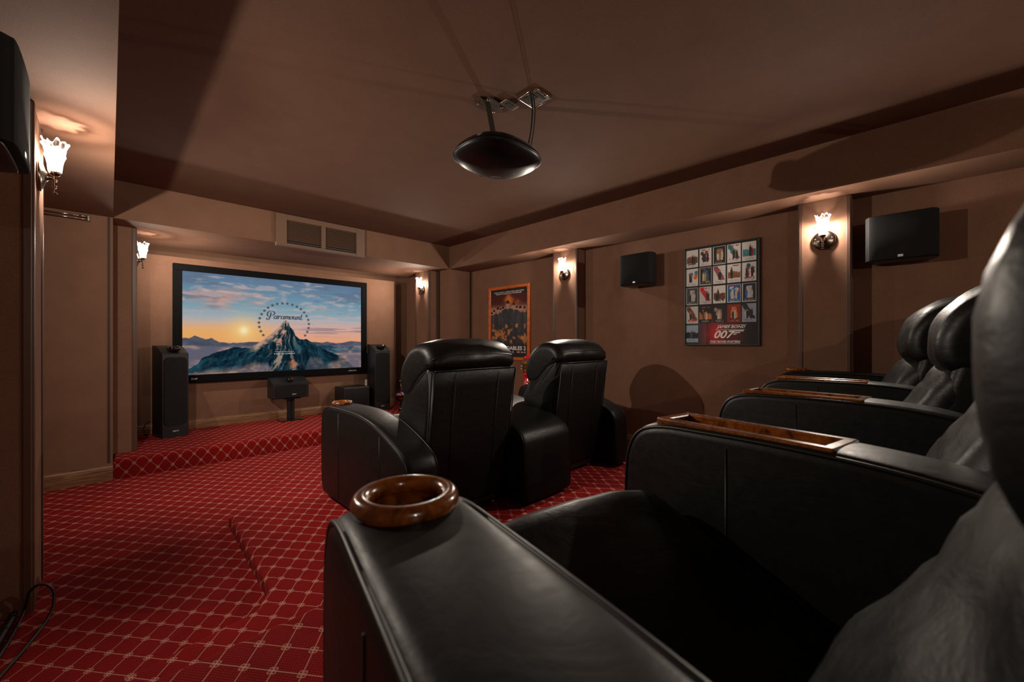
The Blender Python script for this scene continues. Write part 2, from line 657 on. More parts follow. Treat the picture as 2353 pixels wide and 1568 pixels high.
def carpet_slab(name, poly, z0, z1, r=0.03):
    """carpeted platform: flat top, rounded nosing, riser; UVs unroll over the edge"""
    n = len(poly)
    P = [np.array(p, float) for p in poly]
    area = sum(P[i][0] * P[(i + 1) % n][1] - P[(i + 1) % n][0] * P[i][1] for i in range(n))
    if area < 0:
        P = P[::-1]
    nor = []
    for i in range(n):
        e1 = P[i] - P[i - 1]; e2 = P[(i + 1) % n] - P[i]
        n1 = np.array([e1[1], -e1[0]]) / np.linalg.norm(e1)
        n2 = np.array([e2[1], -e2[0]]) / np.linalg.norm(e2)
        m = n1 + n2; m /= np.dot(m, n1) + 1e-9
        nor.append(m)
    rings = [(-r, z1, 0.0)]
    for i in range(1, 7):
        a = i / 6 * PI / 2
        rings.append((-r + r * math.sin(a), z1 - r + r * math.cos(a), r * a))
    rings.append((0.0, z0, r * PI / 2 + (z1 - r - z0)))
    bm = bmesh.new()
    uvl = bm.loops.layers.uv.new('UVMap')
    grid = []
    for (off, z, s) in rings:
        row = []
        for p, m in zip(P, nor):
            q = p + m * off
            row.append((bm.verts.new((q[0], q[1], z)), q, s - (off + r)))
        grid.append(row)
    def face(lst, ne=np.zeros(2)):
        f = bm.faces.new([a[0] for a in lst])
        for lp, a in zip(f.loops, lst):
            q = a[1] + ne * a[2]
            lp[uvl].uv = (q[0], q[1])
        f.smooth = True
        return f
    top = face(grid[0])
    top.smooth = False
    for i in range(len(rings) - 1):
        for j in range(n):
            k2 = (j + 1) % n
            ed = P[k2] - P[j]
            face([grid[i][j], grid[i + 1][j], grid[i + 1][k2], grid[i][k2]], np.array([ed[1], -ed[0]]) / np.linalg.norm(ed))
    bmesh.ops.recalc_face_normals(bm, faces=bm.faces[:])
    bmesh.ops.triangulate(bm, faces=[top])
    o = bm_obj(name, bm, M['carpet'])
    return struct(o)

def carpet_plane(name, x0, x1, y0, y1, z):
    o = mesh_obj(name, [(x0, y0, z), (x1, y0, z), (x1, y1, z), (x0, y1, z)], [(0, 1, 2, 3)], M['carpet'])
    uv = o.data.uv_layers.new(name='UVMap')
    for lp in o.data.loops:
        v = o.data.vertices[lp.vertex_index].co
        uv.data[lp.index].uv = (v.x, v.y)
    return struct(o)

carpet_plane('floor', XL, XR, YB, YJ + .2, 0.0)
carpet_slab('floor_landing', [(XL, 1.0), (XR, 1.0), (XR, 3.45), (1.02, 3.45), (0.50, 2.88), (0.475, 1.93), (0.40, 1.80), (0.0, 1.72), (XL, 1.70)], 0.001, H_L1, 0.028)
carpet_slab('floor_rear_platform', [(XL, YB), (XR, YB), (XR, 1.35), (0.8, 1.35), (0.4, 1.325), (XL, 1.31)], 0.002, H_PL, 0.03)
carpet_slab('floor_stage', [(TL, YJ), (TR, YJ), (TR, 6.0), (TL, 6.0)], 0.001, H_ST, 0.025)

struct(box('wall_left', XL - T, XL, YB - T, YJ, 0, ZS, M['wall']))
struct(box('wall_right', XR, XR + T, YB - T, YJ, 0, ZS, M['wall']))
struct(box('wall_stage_left', XL - T, TL, YJ, 6.1, 0, ZS, M['wall']))
struct(box('wall_stage_right', TR, XR + T, YJ, 6.1, 0, ZS, M['wall']))
struct(box('wall_front', TL, TR, 5.95, 6.1, 0, 2.3, M['wall']))
struct(box('wall_back', XL, XR, YB - T, YB, 0, ZS, M['wall']))
struct(box('ceiling', XL - T, XR + T, YB - T, 6.1, ZCEIL, ZCEIL + 0.1, M['ceil']))
struct(box('ceiling_beam_left', XL - T, TL, YB - T, 6.1, ZS, ZCEIL, M['wall']))
struct(box('ceiling_beam_right', TR, XR + T, YB - T, 6.1, ZS, ZCEIL, M['wall']))
struct(box('ceiling_beam_front', TL, TR, YJ, 5.52, ZS, ZCEIL, M['wall']))
struct(box('ceiling_beam_back', TL, TR, YB - T, -1.95, ZS, ZCEIL, M['wall']))
struct(box('ceiling_slot', TL, TR, 5.52, 5.95, 2.16, ZCEIL, M['wall']))
struct(box('wall_screen_panel', TL + .01, 3.035, YS, YS + .08, H_ST + .001, ZC + .896, M['wall'], bev=0.006))

def baseboard(name, p0, p1, z, nrm, h=0.105):
    """moulded oak board from p0 to p1 (xy) standing proud along nrm"""
    prof = [(0.0, 0.0), (0.016, 0.0), (0.016, h * .56), (0.012, h * .60), (0.014, h * .66), (0.010, h * .84), (0.006, h * .9), (0.005, h), (0.0, h)]
    V, Fs = [], []
    for p in (p0, p1):
        for (a, b) in prof:
            V.append((p[0] + nrm[0] * a, p[1] + nrm[1] * a, z + b))
    n = len(prof)
    for j in range(n):
        Fs.append((j, (j + 1) % n, n + (j + 1) % n, n + j))
    Fs += [tuple(range(n)), tuple(range(n, 2 * n))[::-1]]
    return struct(mesh_obj(name, V, Fs, M['oak']))

baseboard('baseboard_left', (XL, YJ - .0005), (TL, YJ - .0005), 0.001, (0, -1), 0.125)
baseboard('baseboard_stage', (TL + .02, YS - .0005), (3.034, YS - .0005), H_ST, (0, -1), 0.10)
baseboard('baseboard_right', (XR - .0005, 1.36), (XR - .0005, YJ), H_L1, (-1, 0), 0.115)
baseboard('baseboard_jamb', (TR, YJ - .0005), (XR, YJ - .0005), 0.001, (0, -1), 0.125)
baseboard('baseboard_aisle', (XL + .0005, 1.75), (XL + .0005, 2.54), 0.001, (1, 0), 0.115)

# pilasters: fabric core, slim trim on both front corners
def pilaster(name, x0, x1, y0, y1, z0, side):
    """side +1: face looks to +x, -1: face looks to -x"""
    o = struct(box(name, x0, x1, y0, y1, z0, ZS - .001, M['wall']))
    xf = x1 if side > 0 else x0
    for ya, yb in ((y0, y0 + .022), (y1 - .022, y1)):
        a, b = (xf - .004, xf + .006) if side > 0 else (xf - .006, xf + .004)
        box('edge_trim', a, b, ya, yb, z0, ZS - .002, M['trim'], o, bev=.003)
    for yy, sg in ((y0, -1), (y1, 1)):
        xa, xb = (xf - .026, xf - .001) if side > 0 else (xf + .001, xf + .026)
        ya, yb = (yy - .006, yy + .003) if sg < 0 else (yy - .003, yy + .006)
        box('side_trim', xa, xb, ya, yb, z0, ZS - .002, M['trim'], o, bev=.003)
    return o

PILR = 3.497
PILL = -0.222
pil_y = [(2.545, 2.865), (0.32, 0.605), (-1.93, -1.63)]
for (a, b) in pil_y:
    pilaster('pilaster', PILR, XR, a, b, H_L1 if a > 1 else H_PL, -1)
    if a > 1 or a < 0:
        pilaster('pilaster', XL, PILL, a, b, 0.0 if a > 1 else H_PL, 1)
pilaster('pilaster', TL, 0.165, 4.78, 5.117, H_ST, 1)
pilaster('pilaster', 3.13, TR, 4.78, 5.117, H_ST, -1)
# dark reveal strips where fabric panels meet
M['reveal'] = plain('dark_brown_reveal', srgb(52, 34, 25), 0.7)
def reveal(x0, x1, y0, y1, z0=0.13, z1=ZS):
    struct(box('trim_reveal', x0, x1, y0, y1, z0, z1 - .002, M['reveal']))
reveal(XR - .014, XR - .001, YJ - .03, YJ - .003)
reveal(TR - .012, TR - .001, 4.72, 4.76, H_ST)
reveal(TL - .030, TL - .016, YJ - .004, YJ - .0005, .14)

# ================================================================== SCONCES
SCX = 0.050
def make_sconce():
    """mounted on a wall whose surface is local x=0, lamp towards +x; z=0 at back plate centre"""
    t = empty('wall_sconce')
    lathe('back_plate', [(0.067, 0.0), (0.067, 0.007), (0.062, 0.012), (0.048, 0.017), (0.026, 0.023), (0.014, 0.031), (0.009, 0.040), (0.007, 0.044)], M['bronze'], t, 36, axis='x')
    for s in (-1, 1):
        lathe('screw', [(0.006, 0), (0.006, 0.004), (0.003, 0.006)], M['chrome'], t, 10, loc=(0.012, 0.046 * s, 0.010), axis='x')
    ax = SCX
    lathe('stem', [(0.003, -.070), (0.008, -.068), (0.007, -.062), (0.004, -.056), (0.005, -.040), (0.009, -.034), (0.005, -.026), (0.008, -.012), (0.011, -.002), (0.007, .006), (0.009, .010), (0.017, .016), (0.021, .026), (0.016, .030)], M['bronze'], t, 20, loc=(ax, 0, 0))
    # frosted tulip shade
    prof = [(0.014, .026), (0.021, .028), (0.022, .038), (0.024, .060), (0.028, .082), (0.033, .100), (0.031, .110), (0.032, .120), (0.034, .130)]
    def ruf(i, a, r, z):
        if i >= 5:
            r = r * (1 + .05 * math.sin(9 * a))
        return r, z
    lathe('shade', prof, M['lampglass'], t, 54, loc=(ax, 0, 0), close=False, ruffle=ruf)
    prof2 = [(0.033, .122), (0.034, .132), (0.037, .144), (0.041, .156), (0.039, .160), (0.035, .146), (0.032, .134), (0.031, .124)]
    def ruf2(i, a, r, z):
        kk = [0, .04, .10, .14, .14, .10, .04, 0][i]
        return r * (1 + kk * math.sin(9 * a + .4)), z + kk * .05 * math.sin(9 * a + 1.6) + kk * .05 * math.sin(4 * a)
    lathe('ruffled_rim', prof2, M['lampclear'], t, 72, loc=(ax, 0, 0), close=False, ruffle=ruf2)
    return t

def bulb(parent):
    ld = bpy.data.lights.new('bulb', 'POINT')
    ld.energy = BULB_W
    ld.color = WARM
    ld.shadow_soft_size = 0.010
    # light distribution of the sconce: weaker straight up, down and back to the wall than into the room
    ld.use_nodes = True
    nt = ld.node_tree
    emn = nt.nodes['Emission']
    tc = nt.nodes.new('ShaderNodeTexCoord'); sp = nt.nodes.new('ShaderNodeSeparateXYZ')
    nt.links.new(tc.outputs['Normal'], sp.inputs[0])
    def rng(sock, a, b, c, d):
        m = nt.nodes.new('ShaderNodeMapRange'); m.interpolation_type = 'SMOOTHSTEP'
        for i_, v_ in zip((1, 2, 3, 4), (a, b, c, d)):
            m.inputs[i_].default_value = v_
        nt.links.new(sock, m.inputs[0])
        return m.outputs[0]
    f1_ = rng(sp.outputs[0], -.25, .75, .20, 1.0)
    f2_ = rng(sp.outputs[2], .11, .62, 1.0, .09)
    mu = nt.nodes.new('ShaderNodeMath'); mu.operation = 'MULTIPLY'
    nt.links.new(f1_, mu.inputs[0]); nt.links.new(f2_, mu.inputs[1])
    nt.links.new(mu.outputs[0], emn.inputs['Strength'])
    o = bpy.data.objects.new('bulb', ld)
    o.location = (SCX, 0, .080)
    link(o, parent)
    return o

sc0 = make_sconce()
ZSC = ZC + 0.725
sconces = [
    ((PILL, 2.715, ZSC), 0, 'lit tulip-glass sconce on the aisle pilaster beyond the black wall speaker'),
    ((0.165, 4.95, ZSC), 0, 'lit tulip-glass sconce on the stage pilaster beside the tall speaker with the cable loop'),
    ((3.13, 4.95, ZSC), PI, 'lit tulip-glass sconce on the stage pilaster beside the subwoofer and candy figurine'),
    ((PILR, 2.705, ZSC), PI, 'lit tulip-glass sconce on the pilaster between the orange-framed poster and a speaker'),
    ((PILR, 0.462, ZSC - .03), PI, 'lit tulip-glass sconce on the pilaster between the small-poster grid and a wide speaker'),
    ((PILL, -1.78, ZSC), 0, 'lit tulip-glass sconce on the aisle pilaster behind the rear row of recliners'),
    ((PILR, -1.78, ZSC), PI, 'lit tulip-glass sconce on the poster-side pilaster behind the rear row of recliners'),
]
for i, (p, rz, lab) in enumerate(sconces):
    o = sc0 if i == 0 else copy_tree(sc0)
    o.location = p
    o.rotation_euler = (0, 0, rz)
    tag(o, lab, 'wall lamp', 'tulip glass wall sconces')
for o in [ob for ob in COL.objects if ob.name.startswith('wall_sconce')]:
    q_ = .6 if o.location.y > 4 else (.55 if o.location.y < 0 else (1.5 if o.location.x < 1 else .85))   # dimmed at the stage and rear
    bulb(o).data.energy *= q_

# ================================================================== RECLINERS
ARM_LOOP = [(.485, .03), (.512, .06), (.520, .25), (.520, .44), (.508, .53), (.47, .585), (.40, .607), (.30, .612), (.15, .615), (.0, .612),
            (-.12, .600), (-.25, .574), (-.416, .517), (-.52, .468), (-.562, .42), (-.576, .36), (-.585, .19), (-.592, .06), (-.585, .03)]

def arm_top(y):
    P = sorted([(a, b) for a, b in ARM_LOOP if b > .45])
    return float(np.interp(y, [p[0] for p in P], [p[1] for p in P]))

def make_arm(parent, x, width, kind):
    """armrest part with cup holder / tray sub-parts"""
    upper = catmull(ARM_LOOP[1:-1], 4)
    loop = [np.array(ARM_LOOP[0])] + upper + [np.array(ARM_LOOP[-1])]
    rr = 0.022
    a = slab('armrest', loop, width, rr, M['leather_arm'], None, nr=4, nx=8, crown=0.006)
    cutters = []
    if kind == 'cup':
        cy, cr = .398, .047
        zt = arm_top(cy)
        bm = bmesh.new()
        bmesh.ops.create_cone(bm, cap_ends=True, segments=40, radius1=cr + .004, radius2=cr + .004, depth=.14, matrix=Matrix.Translation((0, cy, zt - .012)))
        cutters.append(bm_obj('cutter', bm, M['burl']))
    elif kind == 'tray':
        bm = bmesh.new()
        zt = arm_top(.25)
        add_box(bm, -width / 2 + .022, width / 2 - .022, .055, .415, zt - .042, zt + .08)
        cutters.append(bm_obj('cutter', bm, M['burl']))
    if cutters:
        boolean_cut(a, cutters)
        a.data.polygons.foreach_set('use_smooth', [True] * len(a.data.polygons))
    a.parent = parent
    a.location = (x, 0, 0)
    if hasattr(a.data, 'set_sharp_from_angle'):
        a.data.set_sharp_from_angle(angle=math.radians(48))
    if kind == 'cup':
        prof = []
        for i in range(17):                       # rolled rim
            th = PI * 1.55 * i / 16 - .25 * PI
            prof.append((.0545 + .0115 * math.cos(th), .010 + .0125 * math.sin(th)))
        prof += [(.046, -.02), (.0445, -.055), (.040, -.060), (.001, -.060)]
        lathe('cup_holder', prof, M['burl'], a, 44, loc=(0, cy, zt + .004), close=False)
    elif kind == 'tray':
        t = .010
        x0, x1, y0, y1 = -width / 2 + .016, width / 2 - .016, .045, .425
        bm = bmesh.new()
        zb = zt - .040
        add_box(bm, x0 + .008, x1 - .008, y0 + .012, y1 - .012, zb, zb + .006)
        add_box(bm, x0, x0 + .022, y0, y1, zb, zt + .009, .004)
        add_box(bm, x1 - .022, x1, y0, y1, zb, zt + .009, .004)
        add_box(bm, x0 + .003, x1 - .003, y0, y0 + .024, zb, zt + .0085, .004)
        add_box(bm, x0 + .003, x1 - .003, y1 - .022, y1, zb, zt + .0085, .004)
        bm_obj('tray', bm, M['burl'], a)
    # piping along both upper edges, seams down the sides
    path = [p for p in upper]
    N = loop_normals(loop)
    for s in (-1, 1):
        pts = []
        for p, nn in list(zip(loop, N))[2:-2]:
            q = p - nn * .0050
            pts.append((s * (width / 2 - .0050), q[0], q[1]))
        tube('piping', pts, .0042, M['piping'], a, 6)
        for ys in (.235, -.30):
            zt2 = arm_top(ys)
            tube('side_seam', [(s * (width / 2 + .0003), ys, .05), (s * (width / 2 + .0003), ys, zt2 - .03)], .0018, M['piping'], a, 5)
    tube('back_seam', [(-width / 2 + .01, -.5855, .19), (width / 2 - .01, -.5855, .19)], .003, M['piping'], a, 5)
    if width > .3:
        pass
    return a

def wrinkle(v, amp, sc, seed):
    p = Vector((v[0] * sc + seed, v[1] * sc, v[2] * sc * 1.4))
    return amp * (mnoise.noise(p) + .5 * mnoise.noise(p * 2.1))

def make_recliner(W, seed, name='recliner'):
    """seat unit without arms: origin on the floor under the seat centre, facing +y"""
    t = empty(name)
    hw = W / 2 - .004
    box('base', -hw + .03, hw - .03, -.40, .40, .03, .20, M['black'], t, bev=.01)
    for sx in (-1, 1):
        for yy in (-.36, .34):
            lathe('foot', [(.018, 0), (.022, .004), (.016, .012), (.014, .032)], M['chrome'], t, 12, loc=(sx * (hw - .06), yy, 0))
    # seat: crowned, dished towards the back
    def wseat(a):
        y = a.y + .225
        zt = .285 + .165 * max(0.0, min(1.0, (y + .06) / .52)) ** 1.25
        f = (a.z + .13) / .26
        z = .10 + f * (zt - .10)
        z += .045 * max(0, a.z / .13) * (1 - (a.x / hw) ** 2) * sstep(-.1, .35, np.array(y)).item()
        z += wrinkle((a.x, y, 0), .006, 9, seed) * max(0, a.z / .13)
        return (a.x, y, z)
    pillow('seat_cushion', (hw - .022, .27, .13), .06, M['leather'], t, 20, (0, .012, 0), wseat)
    # lower back (lumbar) cushion
    low = catmull([(.06, .20), (.0, .40), (-.07, .54), (-.130, .65), (-.175, .712), (-.245, .725), (-.32, .66), (-.22, .30), (-.10, .16)], 5, True)
    def wlow(v):
        d = wrinkle(v, .012, 8, seed + 3)
        q = abs(v[0]) / hw
        return [v[0] * (1 - .0 * q), v[1] + d - .028 * q ** 3, v[2] + d * .4]
    slab('lumbar_cushion', low, 2 * hw, .05, M['leather'], t, 6, 18, .026, wlow)
    # head cushion rolling over the top of the back
    head = catmull([(-.225, .712), (-.168, .730), (-.145, .79), (-.156, .875), (-.200, .950), (-.28, 1.010), (-.375, 1.03), (-.455, 1.015),
                    (-.510, .965), (-.522, .915), (-.490, .880), (-.42, .826), (-.35, .772), (-.29, .728)], 4, True)
    def whead(v):
        d = wrinkle(v, .009, 6, seed + 9)
        q = abs(v[0]) / hw
        return [v[0], v[1] + d - .02 * q ** 4 * math.tanh((v[1] + .3) / .07), v[2] + d * .6 - .02 * q ** 4 * (.5 + .5 * math.tanh((v[2] - .85) / .06))]
    h = slab('head_cushion', head, 2 * hw + .012, .042, M['leather_head'], t, 7, 22, .014, whead)
    nl = len(head)
    j0 = min(range(nl), key=lambda j: abs(head[j][0] + .515) + abs(head[j][1] - .955))
    HV = [v.co.copy() for v in h.data.vertices]
    pts = [HV[i * nl + j0] + Vector((0, -.001, .0005)) for i in range(4, 7 * 2 + 22 - 3)]
    tube('head_seam', pts, .0035, M['piping'], h, 6)
    core = catmull([(-.485, .855), (-.40, .885), (-.30, .90), (-.225, .86), (-.195, .70), (-.17, .60), (-.10, .52), (-.03, .40), (.03, .22), (.0, .10), (-.20, .09), (-.38, .12), (-.44, .45)], 4, True)
    def wcore(v):
        return [v[0], v[1] + wrinkle(v, .010, 9, seed + 2), v[2]]
    slab('back_core', core, 2 * hw + .002, .03, M['leather'], t, 4, 8, .0, wcore)
    # back shell
    back = [(-.515, .862), (-.505, .872), (-.44, .874), (-.40, .70), (-.36, .40), (-.33, .10), (-.34, .07), (-.40, .07), (-.425, .10), (-.455, .40), (-.50, .78)]
    def wback(v):
        return [v[0] * (1 - .06 * (1 - min(1, v[2] / .87))), v[1] + wrinkle(v, .006, 6, seed + 5), v[2]]
    b = slab('back_panel', [np.array(p) for p in back], 2 * hw, .016, M['backcloth'], t, 3, 8, .0, wback)
    tube('top_piping', [(-hw + .012, -.513, .868), (-hw * .5, -.517, .871), (0, -.518, .872), (hw * .5, -.517, .871), (hw - .012, -.513, .868)], .0055, M['piping'], b, 6)
    for xs in (-.52, .52):
        tube('panel_seam', [(xs * hw, -.516, .85), (xs * hw * .985, -.458, .40), (xs * hw * .95, -.428, .10)], .0016, M['piping'], b, 5)
    for s in (-1, 1):
        tube('edge_piping', [(s * (hw - .006), -.513, .862), (s * (hw - .004) * .985, -.457, .42), (s * (hw - .004) * .945, -.425, .10)], .0045, M['piping'], b, 6)
    return t

ARM_W = .166
# arms of the rear row: x, y of the arm origin and heading (degrees, clockwise); the row is gently curved
ARMS = [(.172, .068, 13.5, 'cup'), (.995, .052, 11, 'tray'), (1.865, .080, 5.5, 'tray'), (2.675, .130, 1.0, 'tray'), (3.415, .205, -4, 'cup')]
rear_labels = [
    'black leather recliner at the aisle end of the rear row, round wooden cup holder',
    'black leather recliner second from the aisle in the rear row, long wooden tray in arm',
    'black leather recliner third from the aisle in the rear row',
    'black leather recliner at the wall end of the rear row, below a wide wall speaker',
]
for k_ in range(4):
    a0, a1 = ARMS[k_], ARMS[k_ + 1]
    dist = math.hypot(a1[0] - a0[0], a1[1] - a0[1])
    hd = math.radians((a0[2] + a1[2]) / 2)
    r_ = make_recliner(dist - ARM_W - (.012, .045, .03, .03)[k_], 10 + 7 * k_)
    cx, cy = (a0[0] + a1[0]) / 2, (a0[1] + a1[1]) / 2
    hd = math.radians((12.2, 7, 3, -3)[k_])
    cy += (.009, -.045, .0, .045)[k_]
    r_.location = (cx, cy, H_PL)
    r_.rotation_euler = (0, 0, -hd)
    tag(r_, rear_labels[k_], 'recliner', 'rear row of recliners')
    for a_ in ([a0, a1] if k_ == 3 else [a0]):
        arm = make_arm(r_, 0.0, ARM_W, a_[3])
        dx, dy = a_[0] - cx, a_[1] - cy
        arm.location = (dx * math.cos(hd) - dy * math.sin(hd), dx * math.sin(hd) + dy * math.cos(hd), 0)
        arm.rotation_euler = (0, 0, hd - math.radians(a_[2]))

# front pair
FY = 2.287
WF = .622
c1 = make_recliner(WF, 91)
c1.location = (1.182 + WF / 2 + .002, FY, H_L1)
tag(c1, 'black leather recliner in the front pair, its aisle-side arm with a round wooden cup holder', 'recliner', 'front pair of recliners')
make_arm(c1, -(WF / 2 + .184 / 2 + .001), .184, 'cup')
CW = .46
make_arm(c1, WF / 2 + CW / 2 + .001, CW, 'none').name = 'centre_console'
c2 = make_recliner(WF, 57)
c2.location = (c1.location.x + WF + CW + .004, FY + .02, H_L1)
tag(c2, 'black leather recliner in the front pair on the side of the framed posters', 'recliner', 'front pair of recliners')
make_arm(c2, WF / 2 + .184 / 2 + .001, .184, 'cup')

# ================================================================== SCREEN
SX0, SX1, SZ0, SZ1 = .549, 2.507, ZC - .366, ZC + .750
scr = empty('projection_screen', ((SX0 + SX1) / 2, YS - .04, SZ0), 0, 'large projection screen in a black velvet frame showing a snowy peak ringed by stars', 'screen')
sw, sh = SX1 - SX0, SZ1 - SZ0
f1, f2, f3 = .078, .072, .084
for nm, b in (('frame_rail', (-sw / 2 - f1, sw / 2 + f1, sh, sh + f2)), ('frame_rail', (-sw / 2 - f1, sw / 2 + f1, -f3, 0))):
    box(nm, b[0], b[1], -.012, .038, b[2], b[3], M['velvet'], scr, bev=.006)
for s in (-1, 1):
    x0, x1 = (-sw / 2 - f1, -sw / 2) if s < 0 else (sw / 2, sw / 2 + f1)
    box('frame_stile', x0, x1, -.011, .037, 0, sh, M['velvet'], scr, bev=.006)

# picture painted in crop coordinates of a straight-on rectification
def uv2s(u, v):
    du = (u - 1176.5) / F_PX
    s_, c_ = math.sin(YAW), math.cos(YAW)
    den = c_ - s_ * du
    X = 5.55 * (s_ + c_ * du) / den
    z = (784 - v) / F_PX * (5.55 / den)
    return (X - SX0) / sw, (z + .366) / sh
def c3(cx, cy):
    return uv2s(380 + cx / 3.563, 580 + cy / 3.563)

def hz_(y, c, w_):
    return np.exp(-((y - c) / w_) ** 2)

def paint_screen(W_=520, H=296):
    xs, ys = np.meshgrid((np.arange(W_) + .5) / W_, (np.arange(H) + .5) / H)
    n1 = fbm(H, W_, 5, 9, 6, 1); n2 = fbm(H, W_, 4, 7, 6, 2); n3 = fbm(H, W_, 9, 10, 5, 3); n4 = fbm(H, W_, 26, 30, 4, 4)
    stops = [(0, (236, 160, 120)), (.36, (236, 166, 126)), (.46, (222, 176, 158)), (.56, (172, 178, 186)), (.66, (134, 166, 180)), (.78, (112, 150, 172)), (.90, (104, 134, 160)), (1.0, (98, 122, 152))]
    img = np.stack([np.interp(ys, [q[0] for q in stops], [q[1][c] for q in stops]) for c in range(3)], -1)
    rt = sstep(.35, .7, xs) * hz_(ys, .44, .09)
    img = img * (1 - .6 * rt[..., None]) + np.array((226, 168, 152)) * (.6 * rt[..., None])
    lf = hz_(ys, .40, .10) * (1 - sstep(.30, .55, xs))
    img = img * (1 - .8 * lf[..., None]) + np.array((240, 176, 92)) * (.8 * lf[..., None])
    c1n = fbm(H, W_, 4, 11, 6, 31); c2n = fbm(H, W_, 7, 20, 6, 32); c3n = fbm(H, W_, 14, 34, 5, 33)
    mixn = .55 * c1n + .3 * c2n + .15 * c3n
    # broad salmon cloud bank on the left, grey-blue undersides, pale wisps
    bank = np.exp(-((xs - .20) / .34) ** 2 - ((ys - .78) / .15) ** 2)
    m1 = sstep(.50, .66, mixn * .62 + bank * .36)
    img = img * (1 - .85 * m1[..., None]) + lerp3((186, 146, 142), (224, 166, 146), c3n) * (.85 * m1[..., None])
    m2 = sstep(.52, .64, .5 * c2n + .5 * n2) * sstep(.56, .68, ys)
    img = img * (1 - .6 * m2[..., None]) + np.array((98, 112, 136)) * (.6 * m2[..., None])
    m3 = sstep(.53, .66, .6 * c3n + .4 * n3) * sstep(.5, .6, ys)
    img = img * (1 - .55 * m3[..., None]) + np.array((206, 182, 178)) * (.55 * m3[..., None])
    st = sstep(.50, .64, fbm(H, W_, 3, 46, 4, 8)) * hz_(ys, .55, .12)
    img = img * (1 - .45 * st[..., None]) + np.array((206, 180, 176)) * (.45 * st[..., None])
    st = sstep(.60, .70, fbm(H, W_, 4, 60, 3, 18)) * hz_(ys, .46, .07) * sstep(.5, .7, xs)
    img = img * (1 - .6 * st[..., None]) + np.array((124, 116, 132)) * (.6 * st[..., None])
    # sun
    sx, sy = c3(640, 640)
    rr = np.hypot((xs - sx) * 1.754, ys - sy)
    g = np.exp(-(rr / .13) ** 2); g2 = np.exp(-(rr / .042) ** 2)
    img = img * (1 - .8 * g[..., None]) + np.array((250, 208, 130)) * (.8 * g[..., None])
    img = img * (1 - g2[..., None]) + np.array((255, 240, 190)) * g2[..., None]
    def ridge(pts, jit=0.0, seed=0):
        P = [c3(*p) for p in pts]
        px = [p[0] for p in P]; py = [p[1] for p in P]
        y = np.interp(xs[0], px, py)
        if jit:
            y = y + jit * (fbm(1, W_, 60, 2, 3, seed)[0] - .5)
        return y[None, :]
    # cloud sea below the horizon
    hor = c3(700, 745)[1]
    below = 1 - sstep(hor - .02, hor + .015, ys)
    sea = lerp3((98, 96, 112), (206, 158, 140), sstep(.42, .66, n3 * .6 + n1 * .4))
    img = img * (1 - below[..., None]) + sea * below[..., None]
    for pts, c, sd in (([(0, 720), (135, 700), (190, 705), (240, 685), (300, 704), (330, 716), (375, 702), (440, 735), (520, 746), (640, 738), (760, 732), (860, 745), (1000, 760), (1180, 732), (1260, 742), (1320, 734), (1400, 750), (1500, 728), (1640, 738)], (74, 82, 98), 5),):
        y = ridge(pts, .012, sd)
        lowb = c3(300, 775)[1] + .02 * (n4 - .5)
        m = sstep(-.004, .004, y - ys) * sstep(lowb - .01, lowb + .02, ys)
        cc = lerp3((52, 62, 80), (110, 108, 116), n4)
        img = img * (1 - m[..., None]) + cc * m[..., None]
    # lower right ranges
    y = ridge([(0, 990), (1180, 990), (1220, 770), (1290, 760), (1400, 775), (1520, 770), (1650, 785)], .02, 9)
    m = sstep(-.004, .004, y - ys) * (ys > c3(1400, 830)[1] + .05 * (n3 - .5))
    cc = lerp3((36, 62, 84), (84, 108, 124), sstep(.4, .7, n4))
    img = img * (1 - m[..., None]) + cc * m[..., None]
    # main massif
    main = [(100, 1010), (172, 965), (260, 915), (300, 868), (420, 815), (500, 800), (560, 772), (620, 784), (690, 782), (800, 715), (880, 655), (935, 605), (962, 570), (983, 556), (1004, 576), (1020, 615), (1046, 640), (1060, 682), (1092, 713), (1130, 717), (1150, 710), (1200, 742), (1250, 772), (1330, 810), (1440, 850), (1500, 905), (1560, 960), (1640, 1010)]
    y = ridge(main, .012, 12)
    m = sstep(-.003, .003, y - ys)
    depth = y - ys
    # ridges radiate from the summit; faces turned to the low sun on the left are lit
    sx_, sy_ = c3(985, 540)
    th = np.arctan2(xs - sx_, (sy_ - ys) * .62 + .03)
    rad = np.hypot(xs - sx_, (ys - sy_) * .6)
    G = fbm(200, 900, 26, 7, 6, 61)
    G2 = fbm(200, 900, 60, 16, 5, 62)
    ti = np.clip(((th / 3.4) + .5) * 880 + 40 * (n3 - .5), 0, 899).astype(int)
    ri = np.clip(rad * 300 + 14 * (n4 - .5), 0, 199).astype(int)
    dG = (G - np.roll(G, 9, 1)) * 3.2 + (G2 - np.roll(G2, 5, 1)) * 1.2
    rel = np.clip(dG[ri, ti] + .5, 0, 1)
    body = lerp3((5, 22, 34), (30, 72, 86), rel * sstep(.15, .85, n3 + .25))
    sunny = sstep(.55, .85, rel) * np.exp(-((xs - .49) / .085) ** 2) * sstep(.0, .06, sy_ - ys)
    body = body * (1 - .75 * sunny[..., None]) + lerp3((176, 118, 90), (226, 186, 160), n4) * (.75 * sunny[..., None])
    snow = sstep(.62, .74, fbm(H, W_, 30, 14, 4, 21)) * .12
    body = body * (1 - snow[..., None]) + np.array((120, 150, 160)) * snow[..., None]
    # sunlit western flank: strip under the ridge left of the summit
    px = c3(983, 556)[0]
    flank = (xs < px + .012) * sstep(c3(650, 780)[0], c3(760, 780)[0], xs)
    lit = flank * (1 - sstep(.015, .07, depth + .10 * (n4 - .5))) 
    body = body * (1 - .85 * lit[..., None]) + np.array((216, 168, 142)) * (.85 * lit[..., None])
